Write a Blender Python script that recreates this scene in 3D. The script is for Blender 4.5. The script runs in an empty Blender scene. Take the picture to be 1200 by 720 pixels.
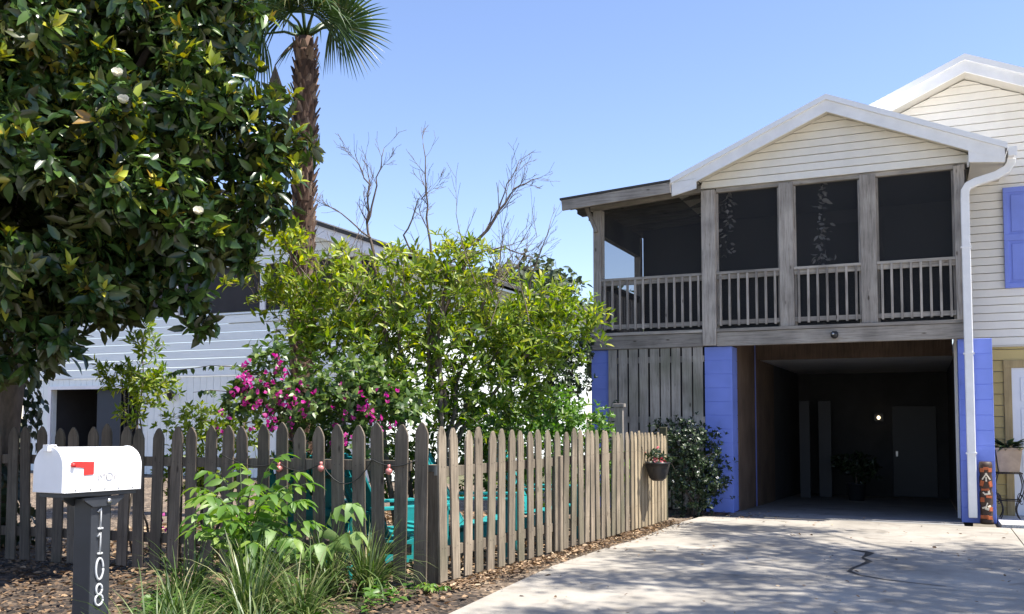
import bpy, bmesh, math, random
import numpy as np
from mathutils import Vector, Matrix

R = math.radians
C = bpy.context.scene
COL = C.collection
rnd = random.Random(11)
nrs = np.random.RandomState(7)

# ------------------------------------------------------------------ camera
cam = bpy.data.cameras.new('camera')
cam.sensor_width = 36.0
cam.lens = 32.4
cam.shift_y = 0.0612
cam.clip_start = 0.05
cam.clip_end = 2000
cam_o = bpy.data.objects.new('camera', cam)
COL.objects.link(cam_o)
cam_o.location = (0, 0, 1.37)
cam_o.rotation_euler = (R(93.0), 0, R(24.154))
C.camera = cam_o

# ------------------------------------------------------------------ light
to_sun = Vector((0.50, 0.055, 1.0)).normalized()
SUN_EL = math.asin(to_sun.z)
SUN_AZ = math.atan2(to_sun.x, to_sun.y)          # clockwise from +Y
w = bpy.data.worlds.new('World')
C.world = w
w.use_nodes = True
nt = w.node_tree
bg = nt.nodes['Background']
sky = nt.nodes.new('ShaderNodeTexSky')
sky.sky_type = 'NISHITA'
sky.sun_disc = False
sky.sun_elevation = SUN_EL
sky.sun_rotation = SUN_AZ
sky.altitude = 0
sky.air_density = 1.0
sky.dust_density = 0.3
sky.ozone_density = 2.6
grade = nt.nodes.new('ShaderNodeMix')
grade.data_type = 'RGBA'
grade.blend_type = 'MULTIPLY'
grade.inputs[0].default_value = 1.0
grade.inputs[7].default_value = (1.0, 0.93, 1.0, 1)
nt.links.new(sky.outputs['Color'], grade.inputs[6])
nt.links.new(grade.outputs[2], bg.inputs['Color'])
bg.inputs['Strength'].default_value = 0.125
sun = bpy.data.lights.new('sun', 'SUN')
sun.energy = 5.0
sun.angle = R(0.7)
sun.color = (1.0, 0.95, 0.86)
sun_o = bpy.data.objects.new('sun', sun)
COL.objects.link(sun_o)
sun_o.rotation_euler = (-to_sun).to_track_quat('-Z', 'Y').to_euler()
sun_o.location = (20, 0, 40)
C.view_settings.view_transform = 'Standard'
C.view_settings.look = 'None'
C.view_settings.gamma = 1.0
C.view_settings.exposure = 1.05
C.view_settings.use_curve_mapping = False
C.cycles.max_bounces = 6
C.cycles.diffuse_bounces = 4
C.cycles.transparent_max_bounces = 12
C.cycles.caustics_reflective = False
C.cycles.caustics_refractive = False

# ------------------------------------------------------------------ materials
def mat(name):
    m = bpy.data.materials.new(name)
    m.use_nodes = True
    return m, m.node_tree, m.node_tree.nodes['Principled BSDF']

def N(t, typ, **kw):
    n = t.nodes.new(typ)
    for k, v in kw.items():
        setattr(n, k, v)
    return n

def ramp(t, stops, interp='LINEAR'):
    n = t.nodes.new('ShaderNodeValToRGB')
    n.color_ramp.interpolation = interp
    el = n.color_ramp.elements
    while len(el) < len(stops):
        el.new(0.5)
    for e, (p, c) in zip(el, stops):
        e.position = p
        e.color = (*c, 1)
    return n

def simple(name, col, rough=0.6, var=0.12, scale=6.0, metal=0.0, bump=0.0, stretch=(1, 1, 1), detail=6):
    """base colour with a little large and small wear"""
    m, t, b = mat(name)
    tc = N(t, 'ShaderNodeTexCoord')
    mp = N(t, 'ShaderNodeMapping')
    mp.inputs['Scale'].default_value = stretch
    t.links.new(tc.outputs['Object'], mp.inputs['Vector'])
    nz = N(t, 'ShaderNodeTexNoise')
    nz.inputs['Scale'].default_value = scale
    nz.inputs['Detail'].default_value = detail
    nz.inputs['Roughness'].default_value = 0.65
    t.links.new(mp.outputs['Vector'], nz.inputs['Vector'])
    lo = tuple(c * (1 - var) for c in col)
    hi = tuple(min(1, c * (1 + var)) for c in col)
    r = ramp(t, [(0.3, lo), (0.7, hi)])
    t.links.new(nz.outputs['Fac'], r.inputs['Fac'])
    t.links.new(r.outputs['Color'], b.inputs['Base Color'])
    b.inputs['Roughness'].default_value = rough
    b.inputs['Metallic'].default_value = metal
    if bump:
        bp = N(t, 'ShaderNodeBump')
        bp.inputs['Strength'].default_value = bump
        bp.inputs['Distance'].default_value = 0.01
        t.links.new(nz.outputs['Fac'], bp.inputs['Height'])
        t.links.new(bp.outputs['Normal'], b.inputs['Normal'])
    return m

def wood(name, dark, mid, light, axis='z', green=None, knots=True, rough=0.85):
    m, t, b = mat(name)
    tc = N(t, 'ShaderNodeTexCoord')
    oi = N(t, 'ShaderNodeObjectInfo')
    add = N(t, 'ShaderNodeVectorMath', operation='ADD')
    mul = N(t, 'ShaderNodeMath', operation='MULTIPLY')
    mul.inputs[1].default_value = 37.0
    t.links.new(oi.outputs['Random'], mul.inputs[0])
    t.links.new(tc.outputs['Object'], add.inputs[0])
    t.links.new(mul.outputs[0], add.inputs[1])
    mp = N(t, 'ShaderNodeMapping')
    sc = {'z': (26, 26, 1.6), 'x': (1.6, 26, 26), 'y': (26, 1.6, 26)}[axis]
    mp.inputs['Scale'].default_value = sc
    t.links.new(add.outputs[0], mp.inputs['Vector'])
    n1 = N(t, 'ShaderNodeTexNoise')
    n1.inputs['Scale'].default_value = 1.6
    n1.inputs['Detail'].default_value = 8
    n1.inputs['Roughness'].default_value = 0.7
    n1.inputs['Distortion'].default_value = 0.6
    t.links.new(mp.outputs['Vector'], n1.inputs['Vector'])
    r1 = ramp(t, [(0.25, dark), (0.5, mid), (0.78, light)])
    t.links.new(n1.outputs['Fac'], r1.inputs['Fac'])
    # broad blotches of weathering
    n2 = N(t, 'ShaderNodeTexNoise')
    n2.inputs['Scale'].default_value = 2.2
    n2.inputs['Detail'].default_value = 4
    t.links.new(add.outputs[0], n2.inputs['Vector'])
    r2 = ramp(t, [(0.32, (0.55, 0.54, 0.52)), (0.62, (1.05, 1.03, 1.0))])
    t.links.new(n2.outputs['Fac'], r2.inputs['Fac'])
    mx = N(t, 'ShaderNodeMix', data_type='RGBA', blend_type='MULTIPLY')
    mx.inputs[0].default_value = 0.75
    t.links.new(r1.outputs['Color'], mx.inputs[6])
    t.links.new(r2.outputs['Color'], mx.inputs[7])
    # every board a little different
    hv = N(t, 'ShaderNodeHueSaturation')
    mr = N(t, 'ShaderNodeMapRange')
    mr.inputs['To Min'].default_value = 0.72
    mr.inputs['To Max'].default_value = 1.22
    t.links.new(oi.outputs['Random'], mr.inputs['Value'])
    t.links.new(mr.outputs[0], hv.inputs['Value'])
    t.links.new(mx.outputs[2], hv.inputs['Color'])
    out = hv.outputs['Color']
    if green:
        n3 = N(t, 'ShaderNodeTexNoise')
        n3.inputs['Scale'].default_value = 1.3
        t.links.new(add.outputs[0], n3.inputs['Vector'])
        r3 = ramp(t, [(0.52, (0, 0, 0)), (0.72, (0.6, 0.6, 0.6))])
        t.links.new(n3.outputs['Fac'], r3.inputs['Fac'])
        m3 = N(t, 'ShaderNodeMix', data_type='RGBA')
        t.links.new(r3.outputs['Color'], m3.inputs[0])
        t.links.new(out, m3.inputs[6])
        m3.inputs[7].default_value = (*green, 1)
        out = m3.outputs[2]
    if knots:
        v = N(t, 'ShaderNodeTexVoronoi')
        v.inputs['Scale'].default_value = 3.1
        mp2 = N(t, 'ShaderNodeMapping')
        mp2.inputs['Scale'].default_value = {'z': (2.2, 2.2, 0.8), 'x': (0.8, 2.2, 2.2), 'y': (2.2, 0.8, 2.2)}[axis]
        t.links.new(add.outputs[0], mp2.inputs['Vector'])
        t.links.new(mp2.outputs['Vector'], v.inputs['Vector'])
        rk = ramp(t, [(0.05, (0.3, 0.27, 0.24)), (0.11, (1, 1, 1))])
        t.links.new(v.outputs['Distance'], rk.inputs['Fac'])
        mk = N(t, 'ShaderNodeMix', data_type='RGBA', blend_type='MULTIPLY')
        mk.inputs[0].default_value = 1
        t.links.new(out, mk.inputs[6])
        t.links.new(rk.outputs['Color'], mk.inputs[7])
        out = mk.outputs[2]
    t.links.new(out, b.inputs['Base Color'])
    b.inputs['Roughness'].default_value = rough
    bp = N(t, 'ShaderNodeBump')
    bp.inputs['Strength'].default_value = 0.5
    bp.inputs['Distance'].default_value = 0.006
    t.links.new(n1.outputs['Fac'], bp.inputs['Height'])
    t.links.new(bp.outputs['Normal'], b.inputs['Normal'])
    return m

def leafmat(name, stops, rough=0.45, trans=0.3, under=None, spec=0.5, tcol=None):
    m, t, b = mat(name)
    at = N(t, 'ShaderNodeAttribute', attribute_name='tint')
    r = ramp(t, stops)
    t.links.new(at.outputs['Fac'], r.inputs['Fac'])
    col = r.outputs['Color']
    if under:
        ge = N(t, 'ShaderNodeNewGeometry')
        mx = N(t, 'ShaderNodeMix', data_type='RGBA')
        t.links.new(ge.outputs['Backfacing'], mx.inputs[0])
        t.links.new(col, mx.inputs[6])
        mu = N(t, 'ShaderNodeMix', data_type='RGBA')
        mu.inputs[0].default_value = 0.55
        t.links.new(col, mu.inputs[6])
        mu.inputs[7].default_value = (*under, 1)
        t.links.new(mu.outputs[2], mx.inputs[7])
        col = mx.outputs[2]
    t.links.new(col, b.inputs['Base Color'])
    b.inputs['Roughness'].default_value = rough
    b.inputs['Specular IOR Level'].default_value = spec
    tr = N(t, 'ShaderNodeBsdfTranslucent')
    hs = N(t, 'ShaderNodeHueSaturation')
    hs.inputs['Value'].default_value = 1.5
    hs.inputs['Saturation'].default_value = 1.15
    t.links.new(r.outputs['Color'], hs.inputs['Color'])
    t.links.new(hs.outputs['Color'], tr.inputs['Color'])
    ms = N(t, 'ShaderNodeMixShader')
    ms.inputs[0].default_value = trans
    t.links.new(b.outputs[0], ms.inputs[1])
    t.links.new(tr.outputs[0], ms.inputs[2])
    t.links.new(ms.outputs[0], t.nodes['Material Output'].inputs['Surface'])
    return m

def block_mat():
    m, t, b = mat('blue_block')
    tc = N(t, 'ShaderNodeTexCoord')
    n1 = N(t, 'ShaderNodeTexNoise')
    n1.inputs['Scale'].default_value = 60
    n1.inputs['Detail'].default_value = 4
    t.links.new(tc.outputs['Object'], n1.inputs['Vector'])
    n2 = N(t, 'ShaderNodeTexNoise')
    n2.inputs['Scale'].default_value = 2.5
    n2.inputs['Detail'].default_value = 8
    t.links.new(tc.outputs['Object'], n2.inputs['Vector'])
    r = ramp(t, [(0.24, (0.15, 0.20, 0.50)), (0.36, (0.18, 0.255, 0.70)), (0.7, (0.215, 0.295, 0.80))])
    t.links.new(n2.outputs['Fac'], r.inputs['Fac'])
    t.links.new(r.outputs['Color'], b.inputs['Base Color'])
    b.inputs['Roughness'].default_value = 0.7
    bp = N(t, 'ShaderNodeBump')
    bp.inputs['Strength'].default_value = 0.35
    bp.inputs['Distance'].default_value = 0.004
    t.links.new(n1.outputs['Fac'], bp.inputs['Height'])
    t.links.new(bp.outputs['Normal'], b.inputs['Normal'])
    return m

def concrete_mat(name, c0, c1, c2):
    m, t, b = mat(name)
    tc = N(t, 'ShaderNodeTexCoord')
    a = N(t, 'ShaderNodeTexNoise')
    a.inputs['Scale'].default_value = 0.9
    a.inputs['Detail'].default_value = 9
    a.inputs['Roughness'].default_value = 0.72
    t.links.new(tc.outputs['Object'], a.inputs['Vector'])
    r = ramp(t, [(0.28, c0), (0.5, c1), (0.72, c2)])
    t.links.new(a.outputs['Fac'], r.inputs['Fac'])
    s = N(t, 'ShaderNodeTexNoise')
    s.inputs['Scale'].default_value = 120
    s.inputs['Detail'].default_value = 3
    t.links.new(tc.outputs['Object'], s.inputs['Vector'])
    rs = ramp(t, [(0.3, (0.72, 0.72, 0.72)), (0.65, (1.08, 1.08, 1.08))])
    t.links.new(s.outputs['Fac'], rs.inputs['Fac'])
    mx = N(t, 'ShaderNodeMix', data_type='RGBA', blend_type='MULTIPLY')
    mx.inputs[0].default_value = 0.8
    t.links.new(r.outputs['Color'], mx.inputs[6])
    t.links.new(rs.outputs['Color'], mx.inputs[7])
    # dark tyre / leaf stains
    v = N(t, 'ShaderNodeTexNoise')
    v.inputs['Scale'].default_value = 2.6
    v.inputs['Detail'].default_value = 10
    v.inputs['Distortion'].default_value = 0.8
    t.links.new(tc.outputs['Object'], v.inputs['Vector'])
    rv = ramp(t, [(0.27, (0.52, 0.49, 0.46)), (0.42, (1, 1, 1))])
    t.links.new(v.outputs['Fac'], rv.inputs['Fac'])
    m2 = N(t, 'ShaderNodeMix', data_type='RGBA', blend_type='MULTIPLY')
    m2.inputs[0].default_value = 0.8
    t.links.new(mx.outputs[2], m2.inputs[6])
    t.links.new(rv.outputs['Color'], m2.inputs[7])
    t.links.new(m2.outputs[2], b.inputs['Base Color'])
    b.inputs['Roughness'].default_value = 0.9
    bp = N(t, 'ShaderNodeBump')
    bp.inputs['Strength'].default_value = 0.35
    bp.inputs['Distance'].default_value = 0.004
    t.links.new(s.outputs['Fac'], bp.inputs['Height'])
    t.links.new(bp.outputs['Normal'], b.inputs['Normal'])
    return m

def mulch_mat(name, c0, c1, c2, c3):
    m, t, b = mat(name)
    tc = N(t, 'ShaderNodeTexCoord')
    v = N(t, 'ShaderNodeTexVoronoi')
    v.inputs['Scale'].default_value = 22
    mp = N(t, 'ShaderNodeMapping')
    mp.inputs['Scale'].default_value = (1.0, 1.9, 1.0)
    nz0 = N(t, 'ShaderNodeTexNoise')
    nz0.inputs['Scale'].default_value = 9
    mxv = N(t, 'ShaderNodeMix', data_type='RGBA')
    mxv.inputs[0].default_value = 0.12
    t.links.new(tc.outputs['Object'], mxv.inputs[6])
    t.links.new(tc.outputs['Object'], nz0.inputs['Vector'])
    t.links.new(nz0.outputs['Color'], mxv.inputs[7])
    t.links.new(mxv.outputs[2], mp.inputs['Vector'])
    t.links.new(mp.outputs['Vector'], v.inputs['Vector'])
    sp = N(t, 'ShaderNodeSeparateColor')
    t.links.new(v.outputs['Color'], sp.inputs[0])
    r = ramp(t, [(0.0, c0), (0.45, c1), (0.8, c2), (1.0, c3)])
    t.links.new(sp.outputs[0], r.inputs['Fac'])
    n2 = N(t, 'ShaderNodeTexNoise')
    n2.inputs['Scale'].default_value = 1.2
    n2.inputs['Detail'].default_value = 6
    t.links.new(tc.outputs['Object'], n2.inputs['Vector'])
    r2 = ramp(t, [(0.3, (0.6, 0.6, 0.6)), (0.7, (1.1, 1.08, 1.05))])
    t.links.new(n2.outputs['Fac'], r2.inputs['Fac'])
    mx = N(t, 'ShaderNodeMix', data_type='RGBA', blend_type='MULTIPLY')
    mx.inputs[0].default_value = 1
    t.links.new(r.outputs['Color'], mx.inputs[6])
    t.links.new(r2.outputs['Color'], mx.inputs[7])
    t.links.new(mx.outputs[2], b.inputs['Base Color'])
    b.inputs['Roughness'].default_value = 0.9
    bp = N(t, 'ShaderNodeBump')
    bp.inputs['Strength'].default_value = 0.8
    bp.inputs['Distance'].default_value = 0.03
    t.links.new(v.outputs['Distance'], bp.inputs['Height'])
    t.links.new(bp.outputs['Normal'], b.inputs['Normal'])
    return m

def screen_mat(name, open_=0.42):
    m, t, b = mat(name)
    b.inputs['Base Color'].default_value = (0.018, 0.019, 0.022, 1)
    b.inputs['Roughness'].default_value = 0.6
    tr = N(t, 'ShaderNodeBsdfTransparent')
    ms = N(t, 'ShaderNodeMixShader')
    ms.inputs[0].default_value = open_
    t.links.new(b.outputs[0], ms.inputs[1])
    t.links.new(tr.outputs[0], ms.inputs[2])
    t.links.new(ms.outputs[0], t.nodes['Material Output'].inputs['Surface'])
    return m

def emis(name, col, s):
    m, t, b = mat(name)
    b.inputs['Base Color'].default_value = (*col, 1)
    b.inputs['Emission Color'].default_value = (*col, 1)
    b.inputs['Emission Strength'].default_value = s
    return m

M = {}
M['nail'] = simple('rusty_nail', (0.05, 0.035, 0.028), 0.7, 0.3, 30)
M['fence_shaded'] = wood('shaded_weathered_wood', (0.05, 0.04, 0.03), (0.135, 0.108, 0.082), (0.24, 0.20, 0.155), green=(0.05, 0.055, 0.03))  # darker copy of the fence wood: shade put into its colour, plus weathering
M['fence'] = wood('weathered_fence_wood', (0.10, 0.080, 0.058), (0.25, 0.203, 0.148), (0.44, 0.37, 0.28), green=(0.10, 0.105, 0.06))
M['gate'] = wood('pale_gate_wood', (0.26, 0.20, 0.13), (0.40, 0.32, 0.21), (0.50, 0.42, 0.30), knots=False)
M['gray_v'] = wood('grey_porch_wood', (0.15, 0.132, 0.118), (0.40, 0.365, 0.33), (0.57, 0.53, 0.485))
M['gray_x'] = wood('grey_beam_wood', (0.18, 0.163, 0.147), (0.41, 0.377, 0.34), (0.55, 0.51, 0.465), axis='x')
M['board_dark'] = wood('dark_rafter_wood', (0.04, 0.036, 0.034), (0.09, 0.082, 0.078), (0.14, 0.13, 0.125), axis='x')
M['board'] = wood('grey_wall_boards', (0.18, 0.165, 0.15), (0.46, 0.43, 0.39), (0.60, 0.57, 0.53), green=(0.10, 0.115, 0.06))
M['brown'] = wood('brown_panel_wood', (0.06, 0.040, 0.029), (0.125, 0.085, 0.06), (0.18, 0.125, 0.09), knots=False)
M['tan'] = wood('tan_trim_wood', (0.30, 0.22, 0.10), (0.42, 0.32, 0.16), (0.50, 0.40, 0.22), knots=False)
M['moss'] = wood('mossy_post_wood', (0.03, 0.032, 0.015), (0.075, 0.072, 0.038), (0.12, 0.11, 0.07), green=(0.08, 0.11, 0.03))
M['block'] = block_mat()
M['blue'] = simple('blue_paint', (0.19, 0.26, 0.72), 0.45, 0.08, 3)
M['cream'] = simple('cream_siding', (0.85, 0.79, 0.655), 0.55, 0.05, 1.2, stretch=(0.6, 1, 3))
M['yellow'] = simple('yellow_siding', (0.56, 0.43, 0.17), 0.6, 0.07, 1.5, stretch=(0.6, 1, 3))
M['white'] = simple('white_trim', (0.86, 0.86, 0.865), 0.45, 0.09, 3.0, detail=9)
M['soffit'] = simple('soffit_paint', (0.62, 0.58, 0.50), 0.6, 0.05, 2)
M['roofing'] = simple('roof_shingle', (0.06, 0.058, 0.055), 0.9, 0.4, 22, bump=0.6)
M['roofwhite'] = simple('white_metal_roof', (0.86, 0.87, 0.89), 0.35, 0.04, 2)
M['cream'] = simple('cream_siding', (0.86, 0.825, 0.75), 0.55, 0.05, 2.2, stretch=(1.4, 1, 0.6), detail=9)
M['neigh'] = simple('neighbour_siding', (0.87, 0.91, 0.88), 0.6, 0.05, 1.4, stretch=(0.5, 1, 3))
M['dark'] = simple('dark_interior', (0.035, 0.034, 0.036), 0.9, 0.2, 2)
M['navy'] = simple('navy_door', (0.008, 0.018, 0.038), 0.5, 0.2, 2)
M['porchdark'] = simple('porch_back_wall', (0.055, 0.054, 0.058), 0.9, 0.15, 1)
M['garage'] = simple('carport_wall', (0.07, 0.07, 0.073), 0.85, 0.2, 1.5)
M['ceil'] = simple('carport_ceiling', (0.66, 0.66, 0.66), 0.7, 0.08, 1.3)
M['screen'] = screen_mat('insect_screen', 0.55)
M['screen_corner'] = screen_mat('corner_insect_screen', 0.55)
M['screen_thin'] = screen_mat('side_insect_screen', 0.80)
M['door'] = simple('white_door', (0.74, 0.76, 0.80), 0.35, 0.04, 1.5)
M['graydoor'] = simple('grey_white_door', (0.048, 0.051, 0.06), 0.5, 0.06, 2)
M['black'] = simple('black_plastic', (0.018, 0.018, 0.02), 0.4, 0.2, 8)
M['iron'] = simple('wrought_iron', (0.03, 0.024, 0.02), 0.5, 0.4, 20, metal=0.4)
M['steel'] = simple('steel', (0.5, 0.5, 0.5), 0.35, 0.1, 20, metal=0.9)
M['post'] = simple('slate_post_paint', (0.030, 0.034, 0.042), 0.45, 0.2, 6)
M['mailbox'] = simple('white_enamel', (0.82, 0.82, 0.83), 0.28, 0.04, 5)
M['red'] = simple('red_flag_paint', (0.62, 0.035, 0.03), 0.4, 0.15, 12)
M['silver'] = simple('silver_numbers', (0.55, 0.56, 0.57), 0.4, 0.05, 10)
M['faded'] = simple('faded_lettering', (0.50, 0.48, 0.48), 0.6, 0.3, 30)
M['teal'] = simple('turquoise_paint', (0.010, 0.26, 0.27), 0.5, 0.15, 4)
M['clay'] = simple('tan_planter', (0.36, 0.27, 0.18), 0.8, 0.2, 8)
M['carved'] = simple('carved_brown_wood', (0.05, 0.026, 0.016), 0.6, 0.4, 14)
M['orange'] = simple('orange_stain', (0.40, 0.10, 0.03), 0.6, 0.35, 14)
M['ivory'] = simple('ivory_paint', (0.72, 0.64, 0.5), 0.6, 0.2, 14)
M['bark'] = simple('grey_bark', (0.13, 0.105, 0.085), 0.9, 0.35, 18, bump=0.6, stretch=(1, 1, 0.3))
M['twig'] = simple('bare_twig_bark', (0.125, 0.095, 0.078), 0.9, 0.3, 20)
M['palmbark'] = leafmat('palm_trunk_fibre', [(0, (0.055, 0.030, 0.020)), (0.5, (0.15, 0.085, 0.055)), (1, (0.28, 0.19, 0.13))], 0.9, 0.0)
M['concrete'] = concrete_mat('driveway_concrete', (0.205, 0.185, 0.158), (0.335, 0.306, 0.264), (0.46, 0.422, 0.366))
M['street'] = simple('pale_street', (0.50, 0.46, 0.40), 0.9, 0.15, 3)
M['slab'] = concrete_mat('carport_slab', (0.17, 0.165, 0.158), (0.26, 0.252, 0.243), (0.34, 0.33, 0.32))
M['gravel'] = simple('pale_gravel', (0.55, 0.54, 0.52), 0.9, 0.5, 60, bump=1.0)
M['mulch'] = mulch_mat('bark_mulch', (0.018, 0.013, 0.010), (0.055, 0.040, 0.030), (0.12, 0.085, 0.06), (0.24, 0.17, 0.11))
M['yard'] = mulch_mat('yard_litter', (0.07, 0.05, 0.035), (0.16, 0.12, 0.085), (0.26, 0.195, 0.14), (0.36, 0.28, 0.2))
M['earth'] = mulch_mat('far_ground', (0.05, 0.06, 0.02), (0.09, 0.10, 0.04), (0.15, 0.13, 0.07), (0.22, 0.18, 0.11))
M['tar'] = simple('crack_filler', (0.025, 0.024, 0.022), 0.8, 0.2, 20)
M['lamp'] = emis('lit_bulb', (1.0, 0.80, 0.5), 2.0)
M['bulb'] = simple('pink_glass_bulb', (0.55, 0.20, 0.18), 0.15, 0.1, 10)
M['wire'] = simple('dark_wire', (0.02, 0.02, 0.018), 0.6, 0.2, 10)

M['magnolia'] = leafmat('magnolia_leaf', [(0.0, (0.016, 0.034, 0.011)), (0.45, (0.036, 0.076, 0.019)), (0.74, (0.09, 0.155, 0.03)), (0.79, (0.16, 0.22, 0.025)), (0.90, (0.40, 0.43, 0.05)), (0.97, (0.50, 0.45, 0.06)), (1.0, (0.24, 0.14, 0.03))], 0.27, 0.16, under=(0.075, 0.060, 0.026))
M['petal'] = simple('cream_petal', (0.80, 0.77, 0.66), 0.5, 0.05, 10)
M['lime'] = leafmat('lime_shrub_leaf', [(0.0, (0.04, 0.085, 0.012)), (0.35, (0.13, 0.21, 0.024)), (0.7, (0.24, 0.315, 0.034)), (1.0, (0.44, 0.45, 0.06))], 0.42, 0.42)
M['fern'] = leafmat('fresh_leaf', [(0.0, (0.045, 0.115, 0.02)), (0.6, (0.12, 0.235, 0.035)), (1.0, (0.26, 0.36, 0.07))], 0.45, 0.38)
M['pale'] = leafmat('pale_leaf', [(0.0, (0.13, 0.24, 0.06)), (1.0, (0.27, 0.37, 0.13))], 0.5, 0.35)
M['dkleaf'] = leafmat('dark_shrub_leaf', [(0.0, (0.014, 0.028, 0.012)), (0.7, (0.035, 0.062, 0.024)), (1.0, (0.075, 0.105, 0.045))], 0.4, 0.2)
M['boug'] = leafmat('bougainvillea_leaf', [(0.0, (0.03, 0.065, 0.015)), (0.7, (0.10, 0.17, 0.035)), (1.0, (0.2, 0.26, 0.06))], 0.4, 0.3)
M['bract'] = leafmat('magenta_bract', [(0.0, (0.34, 0.015, 0.16)), (0.6, (0.56, 0.04, 0.30)), (1.0, (0.60, 0.10, 0.42))], 0.6, 0.4)
M['grass'] = leafmat('strap_grass', [(0.0, (0.028, 0.062, 0.014)), (0.6, (0.085, 0.14, 0.03)), (0.9, (0.22, 0.26, 0.10)), (1.0, (0.36, 0.31, 0.18))], 0.4, 0.25)
M['palm'] = leafmat('palm_frond', [(0.0, (0.03, 0.062, 0.02)), (0.8, (0.075, 0.125, 0.035)), (1.0, (0.20, 0.20, 0.07))], 0.38, 0.25)
M['deadpalm'] = leafmat('dead_palm_frond', [(0.0, (0.12, 0.09, 0.065)), (1.0, (0.28, 0.22, 0.16))], 0.8, 0.1)
M['litter'] = leafmat('fallen_leaf', [(0.0, (0.06, 0.038, 0.024)), (0.5, (0.20, 0.125, 0.07)), (0.8, (0.36, 0.24, 0.14)), (1.0, (0.46, 0.36, 0.24))], 0.75, 0.1)
M['fartree'] = leafmat('far_tree_leaf', [(0.0, (0.03, 0.05, 0.022)), (1.0, (0.10, 0.125, 0.06))], 0.6, 0.2)
M['dry'] = leafmat('dried_leaf_garland', [(0.0, (0.22, 0.21, 0.20)), (1.0, (0.5, 0.48, 0.45))], 0.8, 0.1)
M['flower'] = leafmat('red_flower', [(0.0, (0.32, 0.02, 0.03)), (0.6, (0.5, 0.06, 0.09)), (1.0, (0.6, 0.28, 0.28))], 0.6, 0.2)
M['whitefl'] = simple('white_flower', (0.75, 0.75, 0.7), 0.6, 0.05, 10)

# ------------------------------------------------------------------ object helpers
WLOC = {}

def link(o, parent=None, loc=(0, 0, 0)):
    COL.objects.link(o)
    loc = Vector(loc)
    if parent is not None:
        o.parent = parent
        o.location = loc - WLOC[parent.name]
    else:
        o.location = loc
    WLOC[o.name] = loc
    return o

def tag(o, label=None, cat=None, group=None, kind=None):
    if label: o['label'] = label
    if cat: o['category'] = cat
    if group: o['group'] = group
    if kind: o['kind'] = kind
    return o

def thing(name, label, cat, loc=(0, 0, 0), group=None):
    o = bpy.data.objects.new(name, None)
    o.empty_display_size = 0.2
    link(o, None, loc)
    return tag(o, label, cat, group)

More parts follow.
